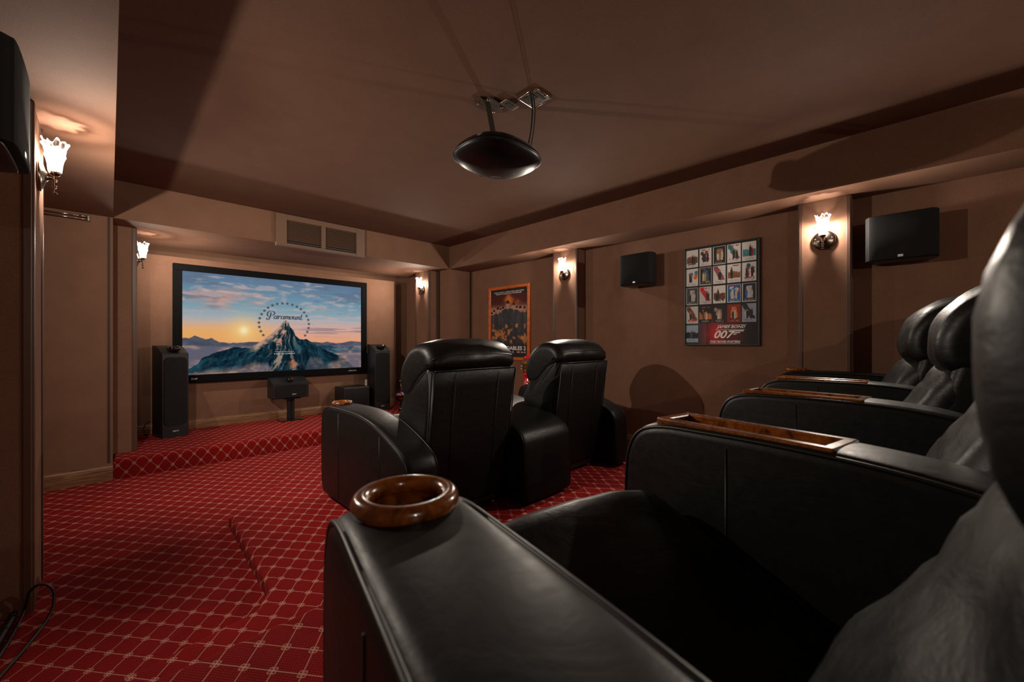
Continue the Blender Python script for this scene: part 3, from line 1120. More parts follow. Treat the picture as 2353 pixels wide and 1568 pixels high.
    # central warm rib running down from the summit
    def rib(a, b, wid, col, f=.85):
        nonlocal body
        (ax_, ay_), (bx_, by_) = c3(*a), c3(*b)
        tt = np.clip((ys - ay_) / (by_ - ay_), 0, 1)
        cx = ax_ + (bx_ - ax_) * tt + .03 * (n4 - .5)
        inn = (ys < ay_) & (ys > by_)
        q = inn * np.exp(-((xs - cx) / (wid * (.4 + tt))) ** 2) * sstep(.38, .55, n4)
        body = body * (1 - f * q[..., None]) + np.array(col) * (f * q[..., None])
    rib((965, 620), (890, 830), .018, (214, 150, 116))
    rib((985, 640), (860, 740), .012, (232, 190, 160))
    rib((1000, 830), (1060, 950), .022, (196, 120, 84))
    rib((1120, 716), (1060, 800), .03, (36, 96, 108), .8)
    img = img * (1 - m[..., None]) + body * m[..., None]
    # drifting cloud at the bottom
    cl = np.array([c3(*p) for p in [(100, 1000), (300, 985), (420, 965), (560, 940), (700, 915), (830, 905), (880, 970), (1000, 1000), (1130, 960), (1180, 850), (1250, 850), (1300, 905), (1400, 870), (1450, 800), (1640, 790)]])
    cy_ = np.interp(xs, cl[:, 0], cl[:, 1]) + .10 * (n3 - .5)
    cm = (1 - sstep(-.05, .03, ys - cy_))
    cm *= np.where(xs < c3(860, 900)[0], 1, np.where(xs < c3(1140, 900)[0], .15, .8))
    warm = lerp3((120, 108, 116), (226, 168, 142), sstep(.38, .66, n1 * .5 + n4 * .5))
    midm = ((xs > c3(1140, 900)[0]) & (xs < c3(1330, 900)[0]))[..., None]
    warm = np.where(midm, warm * .55 + np.array((40, 55, 66)) * .45, warm)
    img = img * (1 - .75 * cm[..., None]) + warm * (.75 * cm[..., None])
    return np.clip(img * .94 + (RNG.rand(H, W_, 1) - .5) * 5, 0, 255)

pic = color_grid('picture', paint_screen(), sw, sh, M['projected'], scr)
pic.location = (0, .012, 0)
pic['label'] = 'projected picture of a mountain above clouds at sunset'

# ring of stars + script lettering, part of the projected picture
def star_geo(cx, cz, r, rot=0.0):
    V = []
    for i in range(10):
        a = PI / 2 + i * PI / 5 + rot
        q = r if i % 2 == 0 else r * .42
        V.append((cx + q * math.cos(a), 0, cz + q * math.sin(a)))
    return V
ccx, ccz = (.5057 - .5) * sw, .5157 * sh
for i in range(22):
    a = math.radians(213) - math.radians(246) * i / 21
    V = star_geo(ccx + .279 * math.cos(a), ccz + .256 * math.sin(a), .0235)
    mesh_obj('star', V, [tuple(range(10))], M['textdark'], scr).location = (0, .010, 0)

def stroke(pts, wmax=.010, wmin=.0035, per=8):
    P = catmull(pts, per)
    V, Fs = [], []
    n = len(P)
    for i, p in enumerate(P):
        t_ = P[min(i + 1, n - 1)] - P[max(i - 1, 0)]
        # broad-nib: downstrokes thick
        ang = abs(t_[1]) / (np.linalg.norm(t_) + 1e-9)
        wd = wmin + (wmax - wmin) * ang ** 1.5
        nn = np.array([-t_[1], t_[0]]) / (np.linalg.norm(t_) + 1e-9)
        V.append((p[0] + nn[0] * wd / 2, 0, p[1] + nn[1] * wd / 2))
        V.append((p[0] - nn[0] * wd / 2, 0, p[1] - nn[1] * wd / 2))
    for i in range(n - 1):
        Fs.append((2 * i, 2 * i + 1, 2 * i + 3, 2 * i + 2))
    return V, Fs
glyph = {
    'P': [[(.62, .92), (.50, .45), (.36, .05), (.18, -.16), (.0, -.10), (.02, .05), (.12, .02)],
          [(.30, .30), (.12, .42), (.08, .72), (.30, 1.05), (.66, 1.16), (1.0, 1.05), (1.10, .80), (.92, .55), (.62, .46), (.52, .52)]],
    'a': [[(.50, .48), (.30, .52), (.06, .30), (.04, .06), (.18, .0), (.36, .16), (.50, .46)], [(.52, .50), (.42, .10), (.50, .0), (.66, .10)]],
    'r': [[(.0, .42), (.14, .50), (.10, .25), (.04, .0)], [(.10, .28), (.26, .48), (.40, .50), (.42, .38)]],
    'm': [[(.0, .42), (.14, .50), (.10, .25), (.04, .0)], [(.08, .26), (.26, .48), (.38, .44), (.30, .0)], [(.36, .28), (.54, .48), (.66, .44), (.58, .10), (.64, .0), (.80, .10)]],
    'n': [[(.0, .42), (.14, .50), (.10, .25), (.04, .0)], [(.08, .26), (.26, .48), (.40, .44), (.32, .10), (.38, .0), (.54, .10)]],
    'o': [[(.30, .50), (.08, .36), (.04, .10), (.18, .0), (.36, .12), (.42, .38), (.30, .50), (.40, .44), (.54, .44)]],
    'u': [[(.04, .46), (.12, .50), (.06, .14), (.16, .0), (.34, .14), (.46, .50)], [(.46, .50), (.40, .10), (.46, .0), (.62, .10)]],
    't': [[(.26, .86), (.14, .30), (.12, .04), (.24, -.04), (.42, .06)], [(.02, .50), (.40, .52)]],
}
adv = {'P': 1.0, 'a': .58, 'r': .44, 'm': .74, 'n': .50, 'o': .50, 'u': .58, 't': .4}
V, Fs = [], []
pen, scl = 0.0, .082
tot = sum(adv[c] for c in 'Paramount')
bx, bz = (.405 - .5) * sw, .570 * sh
for ch in 'Paramount':
    for st in glyph[ch]:
        kk = 1.0 if ch == 'P' else .92
        v, f = stroke([((pen + p[0]) * scl * .92, p[1] * scl * kk) for p in st], .0165 if ch == 'P' else .0135, .0055)
        o_ = len(V)
        V += [(a[0] + bx, 0, a[2] + bz) for a in v]
        Fs += [tuple(i + o_ for i in q) for q in f]
    pen += adv[ch]
mesh_obj('script_lettering', V, Fs, M['textdark'], scr).location = (0, .009, 0)
tx = text_mesh('small_lettering', 'A VIACOM COMPANY', .024, M['textpale'], scr)
stand_up(tx); px_, pz_ = c3(972, 832); tx.location = ((px_ - .5) * sw, .009, pz_ * sh - .004)
mesh_obj('rule_line', [(-.11, 0, 0), (.11, 0, 0), (.11, 0, .003), (-.11, 0, .003)], [(0, 1, 2, 3)], M['textpale'], scr).location = ((px_ - .5) * sw, .009, pz_ * sh + .028)
tx = text_mesh('maker_badge', 'DNP', .026, M['silver'], scr); stand_up(tx); tx.location = (-sw / 2 + .10, -.0135, -.052)
tx = text_mesh('maker_badge', 'SUPERNOVA', .020, M['silver'], scr); stand_up(tx); tx.location = (sw / 2 - .13, -.0135, -.048)

# ================================================================== SPEAKERS
def tower(loc, rz, label):
    t = empty('tower_speaker', loc, rz, label, 'speaker', 'tower speakers flanking the screen')
    w2, d, hf, hb = .106, .30, .83, .905
    # origin at front bottom centre, body towards +y
    prof = [(0, 0), (0, hf - .006), (.012, hf + .002), (.06, hf + .022), (.12, hf + .05), (.19, hf + .07), (.28, hb), (d, hb), (d, 0)]
    slab('cabinet', [np.array(p) for p in prof], 2 * w2, .006, M['black'], t, 2, 2, smooth=False)
    # grille with rounded corners
    g = []
    for cx, cz, a0 in ((.058, .745, 0), (-.058, .745, 90), (-.058, .165, 180), (.058, .165, 270)):
        for i in range(7):
            a = math.radians(a0 + i * 15)
            g.append((cx + .036 * math.cos(a), cz + .045 * math.sin(a)))
    n = len(g)
    Vv = [(p[0], 0, p[1]) for p in g] + [(p[0] * .97, -.010, .45 + (p[1] - .45) * .992) for p in g]
    Ff = [(i, (i + 1) % n, n + (i + 1) % n, n + i) for i in range(n)] + [tuple(range(n, 2 * n))]
    mesh_obj('grille', Vv, Ff, M['grille'], t)
    pod = pillow('tweeter_pod', (.045, .065, .028), .026, M['blackgloss'], t, 8, (0, 0, .004), None, (0, .065, hf + .045))
    lathe('tweeter_dome', [(.016, 0), (.014, -.006), (.008, -.010), (.001, -.011)], M['blackgloss'], pod, 16, loc=(0, -.064, .0), axis='y')
    tx_ = text_mesh('maker_badge', 'B&W', .022, M['silver'], t); stand_up(tx_); tx_.location = (.0, -.004, .055)
    box('plinth', -w2 + .006, w2 - .006, .008, d - .01, -.001, .012, M['black'], t)
    return t
tower((.465, 5.185, H_ST + .001), math.radians(11), 'tall black floor-standing speaker with a cable loop behind it, beside a stage pilaster')
tower((2.655, 5.18, H_ST + .001), math.radians(-5), 'tall black floor-standing speaker standing in front of the subwoofer')

t = empty('center_speaker', (1.525, 5.235, H_ST + .275), 0, 'low wide black centre speaker with a tweeter pod on a short stand below the screen', 'speaker')
prof = [(0, .012), (0, .178), (.012, .186), (.07, .205), (.14, .232), (.22, .240), (.22, .0), (.05, -.006), (.012, .004)]
slab('cabinet', [np.array(p) for p in prof], .395, .010, M['black'], t, 3, 2, smooth=False)
g = []
for cx, cz, a0 in ((.135, .125, 0), (-.135, .125, 90), (-.135, .062, 180), (.135, .062, 270)):
    for i in range(7):
        a = math.radians(a0 + i * 15)
        g.append((cx + .04 * math.cos(a), cz + .036 * math.sin(a)))
n = len(g)
mesh_obj('grille', [(p[0], 0, p[1]) for p in g] + [(p[0] * .98, -.010, .093 + (p[1] - .093) * .96) for p in g],
         [(i, (i + 1) % n, n + (i + 1) % n, n + i) for i in range(n)] + [tuple(range(n, 2 * n))], M['grille'], t)
pod = pillow('tweeter_pod', (.034, .055, .024), .022, M['blackgloss'], t, 8, (0, 0, .004), None, (0, .065, .214))
lathe('tweeter_dome', [(.012, 0), (.011, -.005), (.006, -.008), (.001, -.009)], M['blackgloss'], pod, 14, loc=(0, -.054, 0), axis='y')
tx = text_mesh('maker_badge', 'B&W', .020, M['silver'], t); stand_up(tx); tx.location = (.03, -.012, .040)

t = empty('speaker_stand', (1.555, 5.36, H_ST), 0, 'short black pole stand with a flat rectangular base under the centre speaker', 'stand')
box('base_plate', -.13, .13, -.10, .10, .0, .012, M['blackgloss'], t, bev=.004)
for s in (-1, 1):
    box('pole', s * .021 - .017, s * .021 + .017, -.022, .022, .012, .262, M['black'], t, bev=.006)
box('top_plate', -.09, .09, -.09, .09, .259, .268, M['black'], t, bev=.003)

t = empty('subwoofer', (2.29, 5.22, H_ST), math.radians(0), 'square black subwoofer box on the stage, half hidden by a tall speaker', 'speaker')
box('cabinet', -.15, .20, 0, .31, .012, .345, M['black'], t, bev=.012)
lathe('grille', [(.150, .0), (.150, -.006), (.144, -.010), (.001, -.012)], M['grille'], t, 36, loc=(.025, .0, .178), axis='y')
for sx in (-.12, .17):
    for sy in (.03, .28):
        lathe('foot', [(.014, 0), (.016, .013)], M['black'], t, 10, loc=(sx, sy, 0))

def wall_speaker(loc, rz, label):
    """cabinet against the plane local x=0, front towards +x, length along y"""
    t = empty('wall_speaker', loc, rz, label, 'speaker', 'black wall speakers')
    hw_, hh, dp = .165, .145, .185
    plan = [(.02, -hw_ * .82), (.10, -hw_), (.14, -hw_ * .99), (.172, -hw_ * .90), (dp, -hw_ * .68), (dp, hw_ * .68), (.172, hw_ * .90), (.14, hw_ * .99), (.10, hw_), (.02, hw_ * .82)]
    def prism(nm, P, z0, z1, mat, bev):
        bm = bmesh.new()
        f = bm.faces.new([bm.verts.new((p[0], p[1], z0)) for p in P])
        r = bmesh.ops.extrude_face_region(bm, geom=[f])
        for v in r['geom']:
            if isinstance(v, bmesh.types.BMVert):
                v.co.z = z1
        bmesh.ops.recalc_face_normals(bm, faces=bm.faces[:])
        if bev:
            es = [e for e in bm.edges if abs(e.verts[0].co.z - e.verts[1].co.z) < 1e-6]
            bmesh.ops.bevel(bm, geom=es, offset=bev, segments=2, profile=.5, affect='EDGES')
        o_ = bm_obj(nm, bm, mat, t, True)
        o_.data.set_sharp_from_angle(angle=math.radians(35))
        return o_
    back = [(a * .9, b * .97) for a, b in catmull(plan, 3)]
    prism('cabinet', back, -hh, hh, M['black'], .006)
    fr = [(x, y) for x, y in catmull(plan[1:-1], 4)]
    fr = [(.085, -hw_ - .001)] + [(x + .004, y * 1.012) for x, y in fr] + [(.085, hw_ + .001)]
    prism('grille', fr, -hh + .006, hh - .002, M['grille'], .004)
    b = box('maker_badge', dp + .003, dp + .006, -.012, .012, -hh + .016, -hh + .030, M['silver'], t)
    box('wall_bracket', -.001, .03, -.05, .05, -.06, .06, M['black'], t)
    return t
wall_speaker((XR, 1.865, ZC + .668), PI, 'black wall speaker mounted between the sconce pilaster and the grid of small posters')
wall_speaker((XR, .080, ZC + .650), PI, 'wide black wall speaker mounted above the rear recliners')
wall_speaker((XL, 1.85, ZC + .668), 0, 'black wall speaker mounted high on the aisle wall beside a sconce pilaster')

# ================================================================== VENT
t = empty('return_air_vent', (1.619, YJ, ZC + .955), 0, 'brown louvred return air vent set into the beam above the screen', 'vent')
vw, vh = .91, .318
box('duct_shade_sheet', -vw / 2 + .03, vw / 2 - .03, -.006, -.001, .02, vh - .02, M['recess_shade'], t)  # flat dark sheet, coloured as the shade behind the slats
box('frame_stile', -vw / 2, -vw / 2 + .10, -.030, -.001, .0, vh, M['ventpaint'], t, bev=.004)
box('frame_stile', vw / 2 - .10, vw / 2, -.030, -.001, .0, vh, M['ventpaint'], t, bev=.004)
box('frame_rail', -vw / 2 + .10, vw / 2 - .10, -.029, -.001, vh - .055, vh, M['ventpaint'], t, bev=.003)
box('frame_rail', -vw / 2 + .10, vw / 2 - .10, -.029, -.001, .0, .03, M['ventpaint'], t, bev=.003)
box('mullion', -.022, .022, -.029, -.001, .03, vh - .055, M['ventpaint'], t, bev=.003)
box('lower_flange', -vw / 2 + .0, vw / 2, -.055, -.001, -.008, .0, M['ventpaint'], t, bev=.002)
sl0 = None
for xa, xb in ((-vw / 2 + .10, -.022), (.022, vw / 2 - .10)):
    for i in range(11):
        z = .066 + i * .0183
        V_ = [(xa, -.026, z - .004), (xb, -.026, z - .004), (xb, -.007, z + .013), (xa, -.007, z + .013)]
        V_ += [(a, b + .002, c + .002) for a, b, c in V_]
        mesh_obj('slat', V_, [(0, 1, 2, 3), (7, 6, 5, 4), (0, 4, 5, 1), (2, 6, 7, 3), (1, 5, 6, 2), (3, 7, 4, 0)], M['ventpaint'], t)
    box('damper_rod', xa, xb, -.016, -.012, .046, .050, M['chrome'], t)

# ================================================================== PROJECTOR
t = empty('projector', (1.432, 1.545, ZC + .947), math.radians(0), 'black rounded lens-shaped projector hanging from the ceiling', 'projector')
def lens_body(nm, a, b, zt, zb, mat, parent, nA=72, nR=16):
    V, Fs = [], []
    def rim(th):
        c_, s_ = math.cos(th), math.sin(th)
        e = 2 / 2.5
        return a * abs(c_) ** e * (1 if c_ > 0 else -1), b * abs(s_) ** e * (1 if s_ > 0 else -1)
    rings = []
    for i in range(nR + 1):
        q = i / nR
        rho = math.sin(q * PI / 2)
        rings.append((rho, zt * (1 - rho ** 2.6) ** .5))
    for i in range(nR - 1, -1, -1):
        q = i / nR
        rho = math.sin(q * PI / 2)
        rings.append((rho, -zb * (1 - rho ** 2.4) ** .62))
    for rho, z in rings:
        for j in range(nA):
            x, y = rim(2 * PI * j / nA)
            # rear edge thicker and flatter: ridge rises towards the rear
            V.append((x * rho, y * rho, z))
    for i in range(len(rings) - 1):
        for j in range(nA):
            a0, b0 = i * nA + j, i * nA + (j + 1) % nA
            Fs.append((a0, b0, b0 + nA, a0 + nA))
    bm = bmesh.new()
    bv = [bm.verts.new(v) for v in V]
    for f in Fs:
        bm.faces.new([bv[i] for i in f])
    bmesh.ops.remove_doubles(bm, verts=bm.verts[:], dist=1e-5)
    bmesh.ops.recalc_face_normals(bm, faces=bm.faces[:])
    return bm_obj(nm, bm, mat, parent, True)
body = lens_body('body', .225, .195, .075, .060, M['projshell'], t)
bandpts = []
for j in range(64):
    th = 2 * PI * j / 64
    c_, s_ = math.cos(th), math.sin(th); e = .8
    bandpts.append((.2262 * abs(c_) ** e * (1 if c_ > 0 else -1), .1962 * abs(s_) ** e * (1 if s_ > 0 else -1), 0))
tube('seam_band', bandpts, .004, M['black'], t, 6, True)
ln = lathe('lens_barrel', [(.040, 0), (.042, .028), (.034, .030), (.030, .016), (.001, .014)], M['blackgloss'], t, 28, loc=(.05, .165, .022), axis='y')
for i in range(5):
    bandv = []
    for j in range(13):
        th = math.radians(200 + 10 * j)
        c_, s_ = math.cos(th), math.sin(th); e = .8
        zz = .020 + .009 * i
        rho = (1 - (zz / .075) ** 2) ** (1 / 2.6)
        bandv.append((.226 * rho * abs(c_) ** e * (1 if c_ > 0 else -1), .196 * rho * abs(s_) ** e * (1 if s_ > 0 else -1), zz))
    tube('vent_rib', bandv, .0016, M['black'], t, 5)
lathe('indicator', [(.004, 0), (.003, -.003)], M['silver'], t, 8, loc=(.10, -.02, -.052))
tx = text_mesh('maker_badge', 'InFocus', .017, M['silver'], t)
for v in tx.data.vertices:                     # wrap the lettering onto the curved underside
    a_, b_ = v.co.x, v.co.y
    x_ = .060 + a_ * .709 - b_ * .705; y_ = .082 - a_ * .705 - b_ * .709
    rho = min(.999, ((abs(x_) / .225) ** 2.5 + (abs(y_) / .195) ** 2.5) ** .4)
    v.co = (x_, y_, -.060 * (1 - rho ** 2.4) ** .62 - .0008 - v.co.z)

t = empty('projector_mount', (1.458, 1.636, ZC + 1.28), 0, 'brown steel ceiling bracket with screws holding the projector', 'mount')
bm = bmesh.new()
add_box(bm, -.085, .085, -.055, .055, -.008, .0, .0)
bmesh.ops.bevel(bm, geom=[e for e in bm.edges if abs(e.verts[0].co.z - e.verts[1].co.z) > .004], offset=.035, segments=4, affect='EDGES')
bm_obj('ceiling_plate', bm, M['steel'], t)
for p in ((-.055, .03), (.055, .03), (.058, -.034), (-.04, -.035)):
    lathe('screw', [(.007, 0), (.007, -.004), (.003, -.006)], M['chrome'], t, 10, loc=(p[0], p[1], -.008))
V_, F_ = tube_geo([(-.01, 0, -.008), (-.014, -.03, -.12), (-.02, -.07, -.254)], .019, 4)
mesh_obj('arm', V_, F_, M['steel'], t)
box('side_bracket', .02, .115, -.11, -.058, -.012, -.004, M['steel'], t, bev=.003)
box('slot_shade_patch', .045, .09, -.098, -.07, -.0135, -.0115, M['recess_shade'], t)  # raised dark patch in place of a shaded slot
t = empty('cable_plate', (1.585, 1.425, ZC + 1.28), 0, 'square metal ceiling cable plate with a black opening beside the projector bracket', 'wall plate')
box('plate', -.062, .062, -.062, .062, -.006, .0, M['bronze'], t, bev=.003)
box('opening', -.04, .005, -.02, .04, -.0075, -.0055, M['recess_shade'], t)  # no hole cut: dark patch coloured like the shade inside one
box('opening', -.03, .04, -.045, -.027, -.0075, -.0055, M['recess_shade'], t)  # second patch, shade of the hole put into its colour
for s in ((-.05, -.0), (.05, 0), (0.02, .05), (.02, -.052)):
    lathe('screw', [(.004, 0), (.004, -.002), (.002, -.003)], M['chrome'], t, 8, loc=(s[0], s[1], -.006))
rim_ = [(-.063, -.063, -.004), (.063, -.063, -.004), (.063, .063, -.004), (-.063, .063, -.004)]
tube('rim', rim_, .004, M['chrome'], t, 5, True)
z0 = ZC + 1.274
for i, (dx, lab) in enumerate(((-.004, 'black cable dropping from the ceiling plate to the projector, with a blue plug'), (.016, 'second thin black cable dropping from the ceiling plate to the projector'))):
    pts = catmull([(1.572 + dx, 1.432, z0), (1.566 + dx, 1.420, z0 - .07), (1.563 + dx, 1.425, z0 - .16), (1.555 + dx, 1.44, z0 - .26), (1.555 + dx, 1.448, z0 - .272)], 6)
    c_ = tube('projector_cable', pts, .0045 if i == 0 else .003, M['cable'])
    tag(c_, lab, 'cable')
    if i == 0:
        tube('plug', [pts[-7], pts[-1]], .007, M['blue'], c_, 8)

# ================================================================== POSTERS
def frame(t, w_, h_, fw, depth, mat, bev=.004):
    for s in (-1, 1):
        x0, x1 = (-w_ / 2, -w_ / 2 + fw) if s < 0 else (w_ / 2 - fw, w_ / 2)
        box('frame_stile', x0, x1, -depth, 0, 0, h_, mat, t, bev=bev)
    box('frame_rail', -w_ / 2 + fw, w_ / 2 - fw, -depth, 0, 0, fw, mat, t, bev=bev)
    box('frame_rail', -w_ / 2 + fw, w_ / 2 - fw, -depth, 0, h_ - fw, h_, mat, t, bev=bev)
    box('backing', -w_ / 2 + .004, w_ / 2 - .004, -.005, -.001, .004, h_ - .004, M['black'], t)

# grid of small film posters. Facing -x: local -y must look to world -x -> rz = -90 deg
def paint_grid_poster(W_=190, H=276):
    xs, ys = np.meshgrid((np.arange(W_) + .5) / W_, (np.arange(H) + .5) / H)
    img = np.zeros((H, W_, 3)) + np.array((22, 18, 20))
    g = np.exp(-((xs - .44) / .16) ** 2 - ((ys - .10) / .20) ** 2)
    g2 = np.exp(-((xs - .66) / .16) ** 2 - ((ys - .08) / .3) ** 2) * .45
    low = 1 - sstep(.22, .42, ys)
    img = img + np.array((170, 10, 14)) * (np.maximum(g, g2) * low)[..., None]
    img = img + np.array((34, 26, 28)) * (low * (xs < .3))[..., None]
    mot = fbm(H, W_, 20, 20, 3, 77)
    img = img * (.85 + .3 * mot[..., None])
    wht = (214, 210, 206)
    spec = [  # palette per small poster, row by row from the top
        [wht, (120, 70, 50), (40, 60, 50)], [wht, (170, 40, 50), (60, 50, 60)], [(34, 26, 24), (150, 110, 80), (200, 190, 180)], [wht, (60, 110, 120), (160, 80, 50)], [wht, (70, 130, 140), (150, 40, 40)],
        [wht, (50, 120, 140), (220, 100, 40)], [(30, 28, 34), (30, 90, 140), (170, 140, 60)], [wht, (150, 70, 80), (60, 50, 50)], [wht, (140, 90, 60), (50, 70, 90)], [wht, (40, 90, 100), (150, 50, 40)],
        [(60, 60, 62), (170, 170, 168), (20, 20, 22)], [(196, 188, 190), (200, 30, 30), (60, 50, 54)], [wht, (110, 60, 44), (50, 50, 40)], [(20, 90, 150), (200, 50, 40), (170, 210, 230)], [(30, 34, 60), (190, 190, 196), (70, 100, 150)],
        [(200, 194, 190), (110, 60, 44), (190, 70, 30)], [(26, 22, 24), (180, 110, 50), (90, 70, 50)], [(30, 30, 36), (120, 126, 136), (170, 130, 110)], [(130, 40, 20), (220, 110, 40), (40, 20, 16)], [(150, 156, 176), (40, 40, 46), (200, 200, 210)],
        [(150, 170, 190), (24, 24, 28), (80, 90, 100)]]
    colx = [(.010 + i * .196, .010 + i * .196 + .176) for i in range(5)]
    rowy = [(.806, .987), (.610, .790), (.414, .594), (.218, .398), (.022, .202)]
    for k_, (bg, c1_, c2_) in enumerate(spec):
        r_, c_ = divmod(k_, 5)
        x0, x1 = colx[c_]; y0, y1 = rowy[r_]
        i0, i1, j0, j1 = int(x0 * W_), int(x1 * W_), int(y0 * H), int(y1 * H)
        hh, ww = j1 - j0, i1 - i0
        rs = np.random.RandomState(200 + k_)
        yy, xx = np.mgrid[0:hh, 0:ww]; yy = yy / hh; xx = xx / ww
        n1 = fbm(hh, ww, 7, 9, 4, 300 + k_)
        cell = np.zeros((hh, ww, 3)) + np.array(bg)
        dk = np.array((40, 34, 34)) if sum(bg) > 300 else np.array((190, 176, 160))
        def put(m, c):
            nonlocal cell
            cell = np.where(m[..., None], np.array(c) + 46 * (n1[..., None] - .5), cell)
        kind = k_ % 4
        if kind == 0:                                            # landscape band with a leaning figure
            put((yy > .22) & (yy < .45 + .25 * n1), c1_)
        elif kind == 1:                                          # scattered vignettes
            for q in range(6):
                put(((xx - rs.uniform(.15, .85)) / .15) ** 2 + ((yy - rs.uniform(.3, .85)) / .11) ** 2 < .6 + n1 * .8, c1_ if q % 2 else c2_)
        elif kind == 2:                                          # tall central group
            put((np.abs(xx - .5) < .26 - .2 * np.abs(yy - .45) + .1 * (n1 - .5)) & (yy > .2) & (yy < .85), c1_)
        else:                                                    # diagonal sweep
            put((np.abs((xx - .5) + (yy - .5) * .8) < .20 + .2 * (n1 - .5)) & (yy > .18), c1_)
        for q in range(2 + k_ % 2):                              # standing figures
            fx, fh = rs.uniform(.28, .72), rs.uniform(.62, .82)
            put((np.abs(xx - fx) < .085 - .06 * np.abs(yy - .48)) & (yy > .2) & (yy < fh - .09), dk if q else c2_)
            put(((xx - fx) / .055) ** 2 + ((yy - fh + .04) / .055) ** 2 < 1, (150, 110, 92))
        if k_ % 3 == 0:
            put((yy > .14) & (yy < .22) & (np.abs(xx - .5) < .36) & (n1 > .4), c2_)
        if k_ % 5 in (1, 3):
            put((yy > .86) & (yy < .93) & (np.abs(xx - .5) < .33) & (n1 > .42), (170, 40, 40))
        # title bar lines
        for q in range(2):
            yb = .06 + .06 * q
            bar = (np.abs(yy - yb) < .016) & (np.abs(xx - .5) < .34) & (rs.rand(hh, ww) < .6)
            cell[bar] = np.array((60, 50, 50)) if sum(bg) > 300 else np.array((200, 195, 190))
        if k_ < 16 and k_ % 5 != 9:
            bd = (xx < .05) | (xx > .95) | (yy < .035) | (yy > .965)
            cell[bd] = np.array((208, 204, 200))
        img[j0:j1, i0:i1] = cell
    return np.clip(img, 0, 255)
PW, PH = .587, .855
t = empty('film_poster_grid', (XR - .001, (1.467 + .88) / 2, ZC - .038), -PI / 2, 'black-framed poster showing a grid of small film posters over a red and black title panel', 'poster')
frame(t, PW, PH, .010, .026, M['black'], .002)
p_ = color_grid('print', paint_grid_poster(), PW - .018, PH - .018, M['print'], t)
p_.location = (0, -.012, .009)
for body_, r4 in (('JAMES BOND', (-.030, .190, .138, .166)), ('007', (-.047, .118, .060, .126)), ('THE MOVIE POSTERS', (-.080, .155, .023, .042))):
    tx = text_mesh('title_lettering', body_, .05, M['textwhite'], t, shear=.35, offset=.0012)
    fit(tx, *r4, -.0135)
for (a, b, z, h_) in ((-.040, .180, .130, .0030), (-.02, .196, .169, .0025), (-.085, .150, .017, .0022), (.098, .176, .117, .009), (.098, .150, .103, .008), (.098, .122, .090, .007)):
    mesh_obj('title_bar', [(a, 0, z), (b, 0, z), (b + .006, 0, z + h_), (a + .006, 0, z + h_)], [(0, 1, 2, 3)], M['textwhite'], t).location = (0, -.0135, 0)

def paint_group_poster(W_=120, H=170):
    xs, ys = np.meshgrid((np.arange(W_) + .5) / W_, (np.arange(H) + .5) / H)
    n1 = fbm(H, W_, 6, 8, 5, 51); n2 = fbm(H, W_, 14, 18, 4, 52)
    img = lerp3((70, 14, 8), (200, 110, 30), sstep(.35, .7, n1 * .6 + .4 * np.exp(-((xs - .5) / .25) ** 2 - ((ys - .83) / .10) ** 2)))
    top = sstep(.90, .95, ys)
    img = img * (1 - .8 * top[..., None]) + np.array((20, 10, 12)) * (.8 * top[..., None])
    haze = np.exp(-((ys - .70) / .06) ** 2)
    img = img * (1 - .7 * haze[..., None]) + np.array((214, 178, 160)) * (.7 * haze[..., None])
    # group of dark-clad figures standing shoulder to shoulder
    figs = [(.48, .765, .085), (.64, .735, .075), (.20, .69, .072), (.35, .70, .062), (.81, .685, .07), (.09, .665, .06), (.72, .70, .055), (.92, .68, .06), (.03, .63, .06), (.28, .69, .05)]
    order = sorted(figs, key=lambda f: -f[1])[::-1]
    for (fx, fy, r) in order:
        bodym = (np.abs(xs - fx) < r * (2.2 - .6 * np.clip((fy - ys) / .5, 0, 1))) & (ys < fy - r * .55) & (ys > .12)
        sh = np.sqrt(np.clip(1 - ((xs - fx) / (r * 2.2)) ** 2, 0, 1))
        bodym &= ys < fy - r * 1.3 + r * .7 * sh
        img[bodym] = (np.array((50, 50, 54)) + 40 * (n2[..., None] - .5) + 40 * ((xs - fx) / (r * 2.2))[..., None] ** 4)[bodym]
        hd = ((xs - fx) / (r * .62)) ** 2 + ((ys - fy) / (r * .78)) ** 2 < 1
        img[hd] = np.array((170, 128, 108))
        hair = hd & (ys > fy + r * .22)
        img[hair] = np.array((34, 26, 26))
    fire = sstep(.58, .70, n2 * .7 + n1 * .3 + .10 * (1 - np.abs(ys - .3) / .3)) * (ys < .48) * (ys > .14)
    fc = lerp3((150, 40, 10), (240, 170, 80), n2)
    img = img * (1 - .8 * fire[..., None]) + fc * (.8 * fire[..., None])
    bot = 1 - sstep(.16, .24, ys)
    img = img * (1 - .85 * bot[..., None]) + np.array((24, 20, 24)) * (.85 * bot[..., None])
    return np.clip(img, 0, 255)
GW, GH = .748, .952
t = empty('framed_action_poster', (XR - .001, (4.083 + 3.335) / 2, ZC - .243), -PI / 2, 'orange wood framed poster of a dark-clad group standing among flames', 'poster')
frame(t, GW, GH, .040, .028, M['orangewood'], .006)
p_ = color_grid('print', paint_group_poster(), GW - .076, GH - .076, M['print'], t)
p_.location = (0, -.012, .038)
tx = text_mesh('title_lettering', 'EXPENDABLES 2', .085, M['textwhite'], t, offset=.002); fit(tx, -.28, .305, .128, .178, -.0135)
tx = text_mesh('title_lettering', 'BACK FOR WAR', .042, M['textwhite'], t, space=1.5); fit(tx, -.26, .305, .092, .114, -.0135)
for zz, b_ in ((.868, 'STALLONE  STATHAM  LI  LUNDGREN  NORRIS  CREWS  COUTURE'), (.846, 'HEMSWORTH  VAN DAMME  WILLIS  SCHWARZENEGGER')):
    tx = text_mesh('credit_lettering', b_, .021, M['textwhite'], t, sx=.86); stand_up(tx); tx.location = (0, -.0135, zz)

